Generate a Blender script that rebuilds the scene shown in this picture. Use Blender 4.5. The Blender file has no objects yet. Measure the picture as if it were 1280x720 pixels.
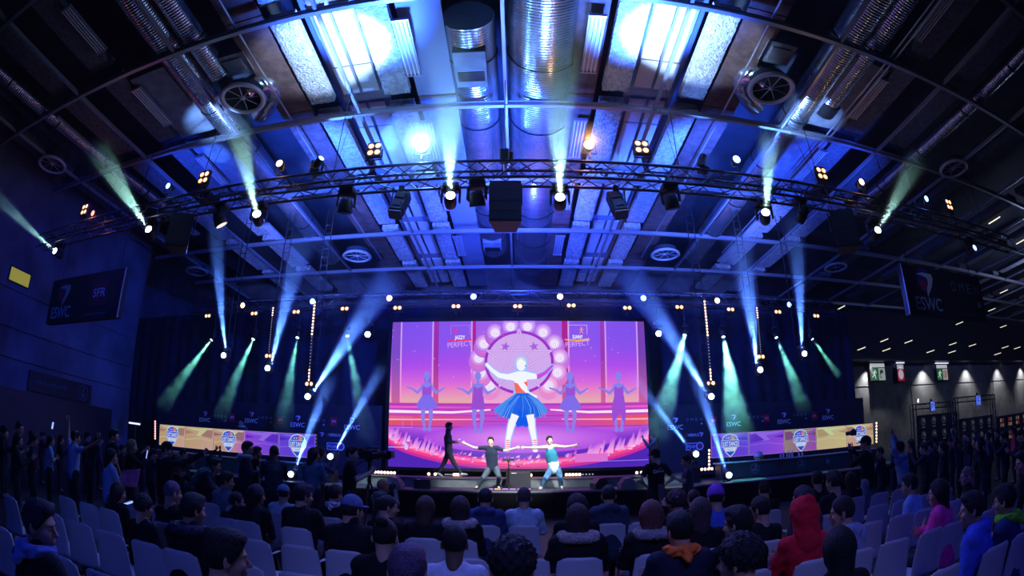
import bpy, math, random
import numpy as np
from mathutils import Vector, Matrix, geometry, noise
R = math.radians
random.seed(7)
C = bpy.context.scene.collection
PI = math.pi

# ------------------------------------------------------------------ camera (equisolid fisheye, rising front)
F_PX, CX, CY, PITCH, YAW, EYE = 634.0, 640.0, 453.5, R(10.82), R(.78), 1.65

def make_camera():
    cam = bpy.data.cameras.new('camera'); o = bpy.data.objects.new('camera', cam); C.objects.link(o)
    cam.type = 'PANO'; cam.panorama_type = 'FISHEYE_EQUISOLID'
    cam.sensor_width = 36; cam.sensor_fit = 'HORIZONTAL'
    cam.fisheye_lens = F_PX / 1280 * 36; cam.fisheye_fov = PI
    cam.shift_y = (CY - 360) / 720
    cam.clip_start = .05; cam.clip_end = 200
    o.location = (0, 0, EYE); o.rotation_euler = (R(90) + PITCH, 0, YAW)
    bpy.context.scene.camera = o
make_camera()

def ray(px, py):
    dx = px - CX; dy = CY - py; r = math.hypot(dx, dy) + 1e-9; th = 2 * math.asin(r / 2 / F_PX)
    c = (math.sin(th) * dx / r, math.sin(th) * dy / r, math.cos(th))
    cp, sp = math.cos(PITCH), math.sin(PITCH)
    x, y, z = c[0], -sp * c[1] + cp * c[2], cp * c[1] + sp * c[2]
    cy, sy = math.cos(YAW), math.sin(YAW)
    return Vector((cy * x - sy * y, sy * x + cy * y, z))
def at(px, py, Y):          # point seen at a pixel, at distance Y down the hall
    d = ray(px, py); return d * (Y / d.y) + Vector((0, 0, EYE))
def atz(px, py, z):         # point seen at a pixel, at height z
    d = ray(px, py); return d * ((z - EYE) / d.z) + Vector((0, 0, EYE))

# ------------------------------------------------------------------ object bookkeeping
def tag(o, label=None, cat=None, group=None, kind=None):
    if label: o['label'] = label
    if cat: o['category'] = cat
    if group: o['group'] = group
    if kind: o['kind'] = kind
    return o
def thing(name, label, cat, loc=(0, 0, 0), rz=0, group=None):
    o = bpy.data.objects.new(name, None); C.objects.link(o); o.empty_display_size = .1
    o.location = loc; o.rotation_euler = (0, 0, rz)
    return tag(o, label, cat, group)
def copy_tree(o, parent=None):
    c = o.copy(); C.objects.link(c)
    if parent is not None: c.parent = parent
    for ch in o.children: copy_tree(ch, c)
    return c
ORD = 'first second third fourth fifth sixth seventh eighth ninth tenth eleventh twelfth thirteenth fourteenth fifteenth sixteenth seventeenth eighteenth nineteenth twentieth'.split()

# ------------------------------------------------------------------ mesh builder
class MB:
    def __init__(s): s.v = []; s.f = []; s.sm = []; s.mi = []; s.m = 0; s.col = None
    def add(s, vs, fs, smooth=False, M=None):
        b = len(s.v)
        s.v += [tuple(M @ Vector(v)) if M is not None else tuple(v) for v in vs]
        for f in fs: s.f.append(tuple(b + i for i in f)); s.sm.append(smooth); s.mi.append(s.m)
        return s
    def box(s, c, d, M=None, bev=0):
        x, y, z = c; a, b, e = d[0] / 2, d[1] / 2, d[2] / 2
        if bev:
            k = bev
            vs = []; idx = {}
            for sx in (-1, 1):
                for sy in (-1, 1):
                    for sz in (-1, 1):
                        idx[sx, sy, sz] = len(vs)
                        vs += [(x + sx * a, y + sy * (b - k), z + sz * (e - k)), (x + sx * (a - k), y + sy * b, z + sz * (e - k)), (x + sx * (a - k), y + sy * (b - k), z + sz * e)]
            g = lambda p, q: idx[p] + q
            fs = []
            for s1 in (-1, 1):
                fs.append([g((s1, -1, -1), 0), g((s1, s1, -1) if 0 else (s1, 1, -1), 0), g((s1, 1, 1), 0), g((s1, -1, 1), 0)][::s1])
                fs.append([g((-1, s1, -1), 1), g((-1, s1, 1), 1), g((1, s1, 1), 1), g((1, s1, -1), 1)][::s1])
                fs.append([g((-1, -1, s1), 2), g((1, -1, s1), 2), g((1, 1, s1), 2), g((-1, 1, s1), 2)][::s1])
                for s2 in (-1, 1):
                    q = s1 * s2
                    fs.append([g((s1, s2, -1), 0), g((s1, s2, -1), 1), g((s1, s2, 1), 1), g((s1, s2, 1), 0)][::q])
                    fs.append([g((s1, -1, s2), 0), g((s1, 1, s2), 0), g((s1, 1, s2), 2), g((s1, -1, s2), 2)][::q])
                    fs.append([g((-1, s1, s2), 1), g((-1, s1, s2), 2), g((1, s1, s2), 2), g((1, s1, s2), 1)][::q])
            for p, i in idx.items():
                t = [i, i + 1, i + 2]
                fs.append(t if p[0] * p[1] * p[2] > 0 else t[::-1])
            return s.add(vs, fs, False, M)
        vs = [(x + i * a, y + j * b, z + k * e) for i in (-1, 1) for j in (-1, 1) for k in (-1, 1)]
        fs = [(0, 1, 3, 2), (4, 6, 7, 5), (0, 4, 5, 1), (2, 3, 7, 6), (0, 2, 6, 4), (1, 5, 7, 3)]
        return s.add(vs, fs, False, M)
    def tube(s, pts, r, n=8, caps=True, smooth=True, M=None, up=None):
        pts = [Vector(p) for p in pts]
        rs = r if isinstance(r, (list, tuple)) else [r] * len(pts)
        vs = []; prev = None
        for i, p in enumerate(pts):
            t = (pts[min(i + 1, len(pts) - 1)] - pts[max(i - 1, 0)]).normalized()
            if prev is None:
                a = Vector((0, 0, 1)) if abs(t.z) < .9 else Vector((1, 0, 0))
                u = t.cross(a).normalized()
            else:
                u = (prev - t * prev.dot(t)).normalized()
            prev = u; w = t.cross(u)
            for k in range(n):
                an = 2 * PI * (k + .5) / n
                vs.append(p + (u * math.cos(an) + w * math.sin(an)) * rs[i])
        fs = []
        for i in range(len(pts) - 1):
            for k in range(n):
                k2 = (k + 1) % n
                fs.append((i * n + k, i * n + k2, (i + 1) * n + k2, (i + 1) * n + k))
        s.add(vs, fs, smooth and n > 4, M)
        if caps:
            m = (len(pts) - 1) * n
            s.add(vs, [tuple(range(n))[::-1], tuple(range(m, m + n))], False, M)
        return s
    def lathe(s, prof, M=None, n=24, smooth=True, caps=True):     # profile (r, z) about local z
        vs = []
        for r, z in prof:
            for k in range(n):
                a = 2 * PI * k / n; vs.append((r * math.cos(a), r * math.sin(a), z))
        fs = []
        for i in range(len(prof) - 1):
            for k in range(n):
                k2 = (k + 1) % n; fs.append((i * n + k, i * n + k2, (i + 1) * n + k2, (i + 1) * n + k))
        s.add(vs, fs, smooth, M)
        if caps:
            m = (len(prof) - 1) * n
            s.add(vs, [tuple(range(n))[::-1], tuple(range(m, m + n))], False, M)
        return s
    def disc(s, r, M=None, n=20):
        return s.add([(r * math.cos(2 * PI * k / n), r * math.sin(2 * PI * k / n), 0) for k in range(n)], [tuple(range(n))], False, M)
    def prism(s, poly, d, M=None):                                  # polygon in xy extruded 0..d in z
        n = len(poly)
        vs = [(x, y, 0) for x, y in poly] + [(x, y, d) for x, y in poly]
        fs = [tuple(range(n))[::-1], tuple(range(n, 2 * n))] + [(i, (i + 1) % n, (i + 1) % n + n, i + n) for i in range(n)]
        return s.add(vs, fs, False, M)
    def build(s, name, mats, parent=None, smooth=None):
        me = bpy.data.meshes.new(name); me.from_pydata([tuple(v) for v in s.v], [], s.f)
        if not isinstance(mats, (list, tuple)): mats = [mats]
        for m in mats: me.materials.append(m)
        me.polygons.foreach_set('use_smooth', s.sm if smooth is None else [smooth] * len(s.f))
        me.polygons.foreach_set('material_index', s.mi)
        if s.col is not None:
            ca = me.color_attributes.new('Col', 'FLOAT_COLOR', 'POINT')
            ca.data.foreach_set('color', [c for q in s.col for c in q])
        me.update()
        o = bpy.data.objects.new(name, me); C.objects.link(o)
        if parent is not None: o.parent = parent
        return o

def aim(d, up=(0, 0, 1)):      # rotation taking local z to direction d
    return Vector(d).normalized().to_track_quat('Z', 'Y').to_matrix().to_4x4()
T_ = lambda *a: Matrix.Translation(Vector(a[0] if len(a) == 1 else a))

# ------------------------------------------------------------------ materials
def srgb(*c):
    if len(c) == 1 and isinstance(c[0], (tuple, list)): c = c[0]
    return tuple(((x / 255) / 12.92 if x / 255 <= .04045 else ((x / 255 + .055) / 1.055) ** 2.4) for x in c)
MAT = {}
def mat(name, col=(.5, .5, .5), rough=.6, metal=0, noise_amt=0, noise_scale=20, bump=0, bump_scale=60, bump_d=.03, emit=None, strength=1, spec=None, col2=None, wave=None):
    if name in MAT: return MAT[name]
    m = bpy.data.materials.new(name); m.use_nodes = True; MAT[name] = m
    nt = m.node_tree; b = nt.nodes['Principled BSDF']
    b.inputs['Base Color'].default_value = (*col, 1); b.inputs['Roughness'].default_value = rough; b.inputs['Metallic'].default_value = metal
    if spec is not None: b.inputs['Specular IOR Level'].default_value = spec
    tc = None
    if noise_amt or col2 is not None or bump:
        tc = nt.nodes.new('ShaderNodeTexCoord')
        n = nt.nodes.new('ShaderNodeTexNoise'); n.inputs['Scale'].default_value = noise_scale; n.inputs['Detail'].default_value = 4
        nt.links.new(tc.outputs['Object'], n.inputs['Vector'])
        if noise_amt or col2 is not None:
            rp = nt.nodes.new('ShaderNodeValToRGB'); rp.color_ramp.elements[0].position = .35; rp.color_ramp.elements[1].position = .65
            c2 = col2 if col2 is not None else tuple(min(1, c * (1 + noise_amt)) for c in col)
            c1 = col if col2 is not None else tuple(c * (1 - noise_amt) for c in col)
            rp.color_ramp.elements[0].color = (*c1, 1); rp.color_ramp.elements[1].color = (*c2, 1)
            nt.links.new(n.outputs['Fac'], rp.inputs['Fac']); nt.links.new(rp.outputs['Color'], b.inputs['Base Color'])
        if bump:
            n2 = nt.nodes.new('ShaderNodeTexNoise'); n2.inputs['Scale'].default_value = bump_scale; n2.inputs['Detail'].default_value = 5
            nt.links.new(tc.outputs['Object'], n2.inputs['Vector'])
            bp = nt.nodes.new('ShaderNodeBump'); bp.inputs['Strength'].default_value = bump; bp.inputs['Distance'].default_value = bump_d
            nt.links.new(n2.outputs['Fac'], bp.inputs['Height']); nt.links.new(bp.outputs['Normal'], b.inputs['Normal'])
    if emit is not None:
        b.inputs['Emission Color'].default_value = (*emit, 1); b.inputs['Emission Strength'].default_value = strength
    return m
def emit_mat(name, col, strength):
    return mat(name, (.02, .02, .02), .5, emit=col, strength=strength)
def vcol_mat(name, strength=1.0):
    if name in MAT: return MAT[name]
    m = bpy.data.materials.new(name); m.use_nodes = True; MAT[name] = m; nt = m.node_tree
    b = nt.nodes['Principled BSDF']; b.inputs['Base Color'].default_value = (.01, .01, .012, 1); b.inputs['Roughness'].default_value = .35
    a = nt.nodes.new('ShaderNodeVertexColor'); a.layer_name = 'Col'
    nt.links.new(a.outputs['Color'], b.inputs['Emission Color']); b.inputs['Emission Strength'].default_value = strength
    return m
def print_mat(name, rough=.6):       # printed graphics: vertex colour is the ink
    if name in MAT: return MAT[name]
    m = bpy.data.materials.new(name); m.use_nodes = True; MAT[name] = m; nt = m.node_tree
    b = nt.nodes['Principled BSDF']; b.inputs['Roughness'].default_value = rough
    a = nt.nodes.new('ShaderNodeVertexColor'); a.layer_name = 'Col'
    nt.links.new(a.outputs['Color'], b.inputs['Base Color'])
    return m

# ------------------------------------------------------------------ flat graphics (signs, screens)
_tc = {}
def text_polys(s, bold=0.0):
    """triangles of a text line, cap height 1, starting at x=0; returns (verts2d, tris, width)"""
    k = (s, bold)
    if k in _tc: return _tc[k]
    cu = bpy.data.curves.new('t', 'FONT'); cu.body = s; cu.size = 1; cu.offset = bold; cu.resolution_u = 3; cu.fill_mode = 'FRONT'
    o = bpy.data.objects.new('t', cu); C.objects.link(o)
    dg = bpy.context.evaluated_depsgraph_get(); me = bpy.data.meshes.new_from_object(o.evaluated_get(dg))
    vs = [(v.co.x, v.co.y) for v in me.vertices]; fs = [tuple(p.vertices) for p in me.polygons]
    bpy.data.objects.remove(o); bpy.data.curves.remove(cu); bpy.data.meshes.remove(me)
    x0 = min(v[0] for v in vs); x1 = max(v[0] for v in vs); h = .729
    vs = [((x - x0) / h, y / h) for x, y in vs]
    _tc[k] = (vs, fs, (x1 - x0) / h); return _tc[k]

class Canvas:
    """flat artwork: (u, v) picture coordinates mapped by fn onto a plane; later shapes lie a hair in front"""
    def __init__(s, fn, step=.0016, k=1.0): s.fn = fn; s.v = []; s.f = []; s.c = []; s.bb = []; s.step = step; s.k = k; s.top = 0
    def tri(s, pts, fs, col):
        b = len(s.v)
        x0 = min(p[0] for p in pts); x1 = max(p[0] for p in pts); y0 = min(p[1] for p in pts); y1 = max(p[1] for p in pts)
        layer = 1 + max([q[4] for q in s.bb if q[0] < x1 and q[1] > x0 and q[2] < y1 and q[3] > y0], default=-1)
        s.bb.append((x0, x1, y0, y1, layer)); s.top = max(s.top, layer)
        for p in pts:
            s.v.append(s.fn(p[0], p[1], layer * s.step))
            c = col(p[0], p[1]) if callable(col) else col
            c = srgb(c); s.c.append((c[0] * s.k, c[1] * s.k, c[2] * s.k, 1))
        for f in fs: s.f.append(tuple(b + i for i in f))
    def poly(s, pts, col):
        t = geometry.tessellate_polygon([[Vector((p[0], p[1], 0)) for p in pts]])
        s.tri(pts, t, col)
    def rect(s, x0, y0, x1, y1, col, nx=1, ny=1):
        pts = [(x0 + (x1 - x0) * i / nx, y0 + (y1 - y0) * j / ny) for j in range(ny + 1) for i in range(nx + 1)]
        fs = [(j * (nx + 1) + i, j * (nx + 1) + i + 1, (j + 1) * (nx + 1) + i + 1, (j + 1) * (nx + 1) + i) for j in range(ny) for i in range(nx)]
        s.tri(pts, fs, col)
    def circle(s, x, y, r, col, ry=None, n=24, rim=None):
        ry = ry or r
        pts = [(x, y)] + [(x + r * math.cos(2 * PI * k / n), y + ry * math.sin(2 * PI * k / n)) for k in range(n)]
        s.tri(pts, [(0, k + 1, (k + 1) % n + 1) for k in range(n)], col)
    def ring(s, x, y, r0, r1, col, n=40, a0=0, a1=2 * PI):
        pts = []
        for k in range(n + 1):
            a = a0 + (a1 - a0) * k / n
            pts += [(x + r0 * math.cos(a), y + r0 * math.sin(a)), (x + r1 * math.cos(a), y + r1 * math.sin(a))]
        s.tri(pts, [(2 * k, 2 * k + 1, 2 * k + 3, 2 * k + 2) for k in range(n)], col)
    def line(s, pts, w, col, w2=None):
        pts = [Vector(p) for p in pts]; o = []
        for i, p in enumerate(pts):
            t = (pts[min(i + 1, len(pts) - 1)] - pts[max(i - 1, 0)]).normalized(); nrm = Vector((-t.y, t.x))
            ww = (w + ((w2 if w2 is not None else w) - w) * i / (len(pts) - 1)) / 2
            o += [tuple(p + nrm * ww), tuple(p - nrm * ww)]
        s.tri(o, [(2 * k, 2 * k + 1, 2 * k + 3, 2 * k + 2) for k in range(len(pts) - 1)], col)
    def limb(s, pts, ws, col):
        for (p, w), (q, w2) in zip(zip(pts, ws), list(zip(pts, ws))[1:]):
            s.line([p, q], w, col, w2); s.circle(q[0], q[1], w2 / 2, col, n=12)
    def text(s, x, y, h, st, col, bold=.0, w=None, rot=0, center=False, ydown=True):
        vs, fs, tw = text_polys(st, bold)
        sx = h if w is None else w / tw
        ox = -tw * sx / 2 if center else 0
        cr, sr = math.cos(rot), math.sin(rot); sg = -1 if ydown else 1
        pts = []
        for a, b in vs:
            a = a * sx + ox; b = b * h
            pts.append((x + a * cr - b * sr, y + sg * (b * cr + a * sr)))
        s.tri(pts, fs, col)
    def build(s, name, m, parent=None):
        me = bpy.data.meshes.new(name); me.from_pydata([tuple(v) for v in s.v], [], s.f); me.materials.append(m)
        ca = me.color_attributes.new('Col', 'FLOAT_COLOR', 'POINT'); ca.data.foreach_set('color', [c for q in s.c for c in q]); me.update()
        o = bpy.data.objects.new(name, me); C.objects.link(o)
        if parent is not None: o.parent = parent
        return o
def lerp(a, b, t): return tuple(a[i] + (b[i] - a[i]) * t for i in range(len(a)))
def grad(stops):
    def f(t):
        if t <= stops[0][0]: return stops[0][1]
        for (a, ca), (b, cb) in zip(stops, stops[1:]):
            if t <= b: return lerp(ca, cb, (t - a) / (b - a))
        return stops[-1][1]
    return f
# ------------------------------------------------------------------ the hall
XL, XR, YB, YF, ZC = -17.0, 50.0, -6.0, 26.3, 12.2
GX, GY0, DG, ZG = -.28, 6.1, 3.73, 10.0          # steel grid under the ceiling
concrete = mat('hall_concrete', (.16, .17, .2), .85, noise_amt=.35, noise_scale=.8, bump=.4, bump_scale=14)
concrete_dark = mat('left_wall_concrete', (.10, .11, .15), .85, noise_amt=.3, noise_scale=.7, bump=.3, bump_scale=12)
ceil_m = mat('ceiling_board', (.045, .055, .08), .9, noise_amt=.35, noise_scale=.7)
floor_m = mat('hall_floor', (.012, .012, .014), .55, noise_amt=.4, noise_scale=1.2, spec=.25)
steel = mat('painted_steel', (.42, .45, .52), .4, .6)
galv = mat('galvanised_duct', (.62, .66, .72), .27, .95, noise_amt=.12, noise_scale=3)
wool = mat('rough_mineral_wool', (.55, .57, .60), .95, noise_amt=.25, noise_scale=9, bump=1.0, bump_scale=17, bump_d=.09)
wool_shade = mat('shaded_mineral_wool', (.13, .15, .18), .95, noise_amt=.25, noise_scale=9, bump=.6, bump_scale=17, bump_d=.06)  # same wool made darker, the dimness of the outer ceiling put into its colour
tile = mat('white_ceiling_tile', (.72, .74, .78), .7)
tile_d = mat('grey_ceiling_tile', (.24, .27, .36), .7)
brown = mat('brown_ceiling_board', (.13, .075, .07), .8, noise_amt=.3, noise_scale=4)
smooth_p = mat('smooth_concrete_panel', (.22, .25, .30), .75, noise_amt=.2, noise_scale=3)
black = mat('black_metal', (.012, .012, .014), .45, .3)
black_pl = mat('black_plastic', (.018, .018, .02), .5)
drape = mat('black_drape', (.012, .016, .035), .9, noise_amt=.3, noise_scale=3)
alu = mat('aluminium', (.75, .77, .8), .3, .9)
truss_m = mat('truss_aluminium', (.15, .16, .19), .35, .85)
tube_m = mat('glass_tube', (.75, .78, .82), .2)

def st(name, mb, m, label, cat='wall', kind='structure', parent=None):
    return tag(mb.build(name, m, parent), label, cat, None, kind)
st('floor', MB().box(((XL + XR) / 2, 10, -.05), (XR - XL + .4, 33, .1)), floor_m, 'dark polished concrete floor of the exhibition hall', 'floor')
st('ceiling', MB().box(((XL + XR) / 2, 10, ZC + .05), (XR - XL + .4, 33, .1)), ceil_m, 'high dark ceiling deck of the exhibition hall', 'ceiling')
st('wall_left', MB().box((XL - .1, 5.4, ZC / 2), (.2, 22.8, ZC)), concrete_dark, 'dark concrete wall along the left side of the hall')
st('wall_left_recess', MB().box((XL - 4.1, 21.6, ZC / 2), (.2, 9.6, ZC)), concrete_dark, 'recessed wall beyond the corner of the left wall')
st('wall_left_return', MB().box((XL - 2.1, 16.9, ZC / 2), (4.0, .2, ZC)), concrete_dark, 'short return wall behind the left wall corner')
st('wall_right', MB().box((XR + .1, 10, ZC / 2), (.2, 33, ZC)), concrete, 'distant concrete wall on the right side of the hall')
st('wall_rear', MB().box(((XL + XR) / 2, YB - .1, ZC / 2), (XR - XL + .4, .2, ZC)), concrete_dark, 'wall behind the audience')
m = MB(); m.box(((XL - 4 + XR) / 2, YF + .1, ZC / 2), (XR - XL + 4.4, .2, ZC))
for x in range(15, 50, 4): m.box((x, YF - .01, 3.2), (.03, .04, 6.4))
for z in (5.1,): m.box((32, YF - .01, z), (36, .05, .05))
st('wall_far', m, concrete, 'grey concrete far wall beyond the right of the stage')
# ridges on the left wall, the dark loading opening and its blind
m = MB()
for z in (3.75, 4.75, 6.0): m.box((XL + .04, 5.4, z), (.08, 22.6, .1))
st('trim_1', m, concrete_dark, 'horizontal ledges along the dark left wall', 'trim')
st('door_1', MB().box((XL + .03, 7.2, 1.35), (.06, 17, 2.7)), black_pl, 'dark opening at the foot of the left wall', 'door')
# canopy over the right part of the far wall
st('trim_2', MB().box((32, YF - .5, 6.62), (36, 1.0, .12)), black, 'dark ledge carrying lamps along the far wall', 'trim')

st('dark_band', MB().box((32.2, YF - .12, 9.45), (35.5, .2, 5.5)), mat('dark_band_paint', (.008, .009, .014), .8), 'added dark band standing in for the dark ceiling above the far wall lamps', 'trim')  # dark box added in place of the dark ceiling, hides the grey wall
# steel grid
k = 0
for j in range(-1, 7):
    y = GY0 + DG * j
    if y > YF: break
    m = MB().box(((XL + XR) / 2, y, ZG), (XR - XL, .11, .13)).box(((XL + XR) / 2, y, ZG + .062), (XR - XL, .16, .02))
    st('ceiling_beam', m, steel, 'grey steel cross beam under the ceiling, %s from the audience end' % ORD[k], 'beam'); k += 1
for j in range(-4, 13):
    x = GX + DG * j
    m = MB().box((x, 9.8, ZG + .02), (.075, 31, .10))
    if j <= 5: side = 'lengthways'
    st('ceiling_beam_lengthways', m, steel, 'thin grey steel beam running towards the stage, %s from the left' % ORD[j + 4], 'beam')

# bays of ceiling panels, wool strips and fittings between the cross beams
def strip(x, w, y0, y1, name, m_, label, cat, z=ZG + .28, d=.22, rough=False, group=None):
    mb = MB()
    if rough:
        nx, ny = 7, int((y1 - y0) / .085); rr = random.Random(int(x * 77) + int(y0 * 31))
        def P(i, j, top):
            xx = x - w / 2 + w * i / nx; yy = y0 + (y1 - y0) * j / ny
            if top: return (xx, yy, z + d)
            return (xx + rr.uniform(-.008, .008), yy + rr.uniform(-.012, .012), z + rr.uniform(-.014, .014) + (.03 if i in (0, nx) or j in (0, ny) else 0))
        vs = [P(i, j, 0) for j in range(ny + 1) for i in range(nx + 1)]; n0 = len(vs)
        fs = [(j * (nx + 1) + i, (j + 1) * (nx + 1) + i, (j + 1) * (nx + 1) + i + 1, j * (nx + 1) + i + 1) for j in range(ny) for i in range(nx)]
        mb.add(vs, fs, True)
        mb.box((x, (y0 + y1) / 2, z + d / 2 + .025), (w - .01, y1 - y0 - .02, d - .03))
    else:
        mb.box((x, (y0 + y1) / 2, z + d / 2), (w, y1 - y0, d))
    return tag(mb.build(name, m_), label, cat, group)
bays = [(GY0 + DG * j, GY0 + DG * (j + 1)) for j in range(-2, 5)]
def side_of(x): return 'left' if x < GX else 'right'
for bi, (y0, y1) in enumerate(bays):
    bay = ORD[bi] + ' bay'
    for off, w, nm in ((2.70, .66, 'inner'), (4.72, .66, 'outer'), (10.1, .78, 'third'), (12.1, .74, 'fourth')):
        for sgn in (-1, 1):
            x = GX + sgn * off
            strip(x, w, y0 + .14, y1 - .30, 'ceiling_acoustic_strip', wool if (off < 6 or y0 > 13) else wool_shade, 'rough grey acoustic strip, %s one %s of centre, %s of the ceiling' % (nm, side_of(x), bay), 'acoustic strip', rough=off < 6)
    if bi >= 1:
        for oi, off in enumerate((16.4, 20.6, 24.9, 29.0, 33.5, 38, 42.5)):
            strip(GX + off, .7, y0 + .14, y1 - .3, 'ceiling_acoustic_strip', wool_shade, 'rough acoustic strip over the open hall, %s one beyond the grid, %s' % (ORD[oi], bay), 'acoustic strip')
        strip(GX - 15.6, .7, y0 + .14, y1 - .3, 'ceiling_acoustic_strip', wool_shade, 'rough grey acoustic strip near the left wall, %s of the ceiling' % bay, 'acoustic strip')
    # white tiles either side of the lengthways beam
    for sgn in (-1, 1):
        for half in (-1, 1):
            x = GX + sgn * 3.73 + half * .27
            mb = MB(); n = 3; L = (y1 - y0 - .5) / n
            for t in range(n):
                mb.box((x, y0 + .3 + L * (t + .5), ZG + .62 + .03 * ((t + bi) % 2)), (.44, L - .03, .03))
            tag(mb.build('ceiling_tile_row', tile), 'row of white ceiling tiles %s of its beam, %s side, %s' % ('left' if half < 0 else 'right', side_of(x), bay), 'ceiling tiles', kind='structure')
    for sgn in (-1, 1):
        x = GX + sgn * 3.73
        tag(MB().box((x, (y0 + y1) / 2, ZG + .74), (1.35, y1 - y0 - .02, .03)).build('ceiling_panel', tile_d), 'grey backing panel above the white tiles, %s side, %s' % (side_of(x), bay), 'ceiling panel', kind='structure')
        x = GX + sgn * 5.65
        tag(MB().box((x, (y0 + y1) / 2, ZG + .42), (.95, y1 - y0 - .04, .05)).build('ceiling_panel', brown), 'dark brown ceiling board beside the outer strip, %s side, %s' % (side_of(x), bay), 'ceiling panel', kind='structure')
        x = GX + sgn * 1.75
        tag(MB().box((x, (y0 + y1) / 2, ZG + .45), (.95, y1 - y0 - .04, .05)).build('ceiling_panel', brown if sgn > 0 else tile_d), 'flat ceiling board above the tube lights, %s side, %s' % (side_of(x), bay), 'ceiling panel', kind='structure')
for y0, y1 in ((6.6, 9.65), (9.95, 13.3)):
    for sgn in (-1, 1):
        x = GX + sgn * 8.95
        tag(MB().box((x, (y0 + y1) / 2, ZG + .34), (1.25, y1 - y0, .12)).build('ceiling_panel', smooth_p), 'smooth concrete ceiling panel beside the spiral ducts, %s side, %s the second beam' % (side_of(x), 'before' if y0 < 8 else 'beyond'), 'ceiling panel', kind='structure')

# tube light fittings, switched off
def fitting(x, y, label):
    t = thing('ceiling_tube_fitting', label, 'light fitting', (x, y, ZG + .16))
    MB().box((0, 0, .05), (.36, 1.9, .05)).box((0, -.93, .03), (.38, .05, .09)).box((0, .93, .03), (.38, .05, .09)).build('housing', steel, t)
    for i in range(4):
        MB().tube([(-.135 + .09 * i, -.9, 0), (-.135 + .09 * i, .9, 0)], .019, 8).build('tube', tube_m, t)
    return t
fit = None
for x, ys, nm in ((-2.42, (7.8, 11.6, 14.9, 19.1), 'left of the centre beam'), (1.66, (7.8, 11.6, 14.9, 19.1), 'right of the centre beam'), (-9.8, (4.2, 7.85, 11.6, 16.8, 19.2), 'above the far left of the hall'), (9.25, (4.2, 7.85, 11.6, 16.8, 19.2), 'above the right of the stage'), (-13.4, (7.5, 11.3, 15.0), 'beside the left wall')):
    for i, y in enumerate(ys):
        lab = 'unlit four-tube light fitting %s, %s from the audience' % (nm, ORD[i])
        if fit is None: fit = fitting(x, y, lab)
        else:
            o = copy_tree(fit); o.location = (x, y, ZG + .16); o['label'] = lab

# spiral ducts
def duct(pts, r, label, name='hanging_spiral_duct', pitch=.085, n=32, endcap=True, bands=True):
    """ribbed tube along a polyline"""
    P = [Vector(p) for p in pts]; L = 0; out = []; rs = []
    segs = [(a, b, (b - a).length) for a, b in zip(P, P[1:])]
    for a, b, l in segs:
        m_ = max(1, int(l / pitch))
        for i in range(m_):
            for q, dr in ((0, 0), (.55, 0), (.7, .012), (.85, .012)):
                out.append(a + (b - a) * ((i + q) / m_)); rs.append(r + dr)
    out.append(P[-1]); rs.append(r)
    t = thing(name, label, 'duct', tuple(P[0]))
    M = T_(-P[0])
    MB().tube(out, rs, n, True, True, M).build('duct_skin', galv, t)
    if bands:
        tot = 0
        for a, b, l in segs:
            d = (b - a).normalized(); s_ = 1.2
            while s_ < l - .3 and l > 2:
                p = a + d * s_
                MB().tube([p - d * .02, p + d * .02], r + .03, n, True, True, M).build('hanger_band', black, t); s_ += 2.6
    return t
big = duct([(.62, -5.5, 10.93), (.62, 22.4, 10.93)], .83, 'largest silver spiral duct running along the middle of the ceiling', n=44)
sm = duct([(-1.06, 7.35, 10.75), (-1.06, 20.3, 10.75)], .57, 'shorter silver spiral duct with capped end left of the largest duct', n=40)
for i, y in enumerate((8.6, 14.2, 19.0)):
    mb = MB(); mb.box((-1.06, y, 10.24), (.74, 1.25 if y < 10 else .8, .30), bev=.01); b = mb.build('outlet_box', smooth_p); b.parent = sm; b.matrix_parent_inverse = Matrix.Translation(-sm.location)
    g = MB().box((-1.06, y + .22, 10.085), (.62, .34, .02)).build('outlet_opening', black); g.parent = b
dl = duct([(-8.05, -5.5, 10.45), (-8.15, 9.9, 10.45), (-8.45, 20.2, 10.45)], .40, 'silver spiral duct left of the second left beam, the longer one')
dl2 = duct([(-7.33, -5.5, 10.4), (-7.33, 7.6, 10.4)], .27, 'thin silver spiral duct ending near the round left vent', n=24)
dr = duct([(7.55, -5.5, 10.4), (7.6, 8.2, 10.4), (7.85, 20.1, 10.4)], .40, 'silver spiral duct beyond the right round vent, running to the stage')
dr2 = duct([(8.40, -5.5, 10.5), (8.45, 8.6, 10.5)], .32, 'second spiral duct on the right, ending in a dark damper', n=24)
MB().tube([Vector((8.45, 8.6, 10.5)) - dr2.location, Vector((8.47, 9.1, 10.5)) - dr2.location], .38, 24).build('damper', black, dr2)
dfl = duct([(-13.6, 3, 10.2), (-13.3, 15, 10.3)], .2, 'thin spiral duct near the left wall', n=16)
dfr = duct([(12.9, 3, 10.3), (12.9, 15, 10.3)], .22, 'thin spiral duct at the right of the ceiling grid', n=16)

vent_white = mat('pale_vent_metal', (.62, .66, .74), .4, .2)
vent_dark = mat('vent_inside', (.03, .04, .06), .6)
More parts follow.
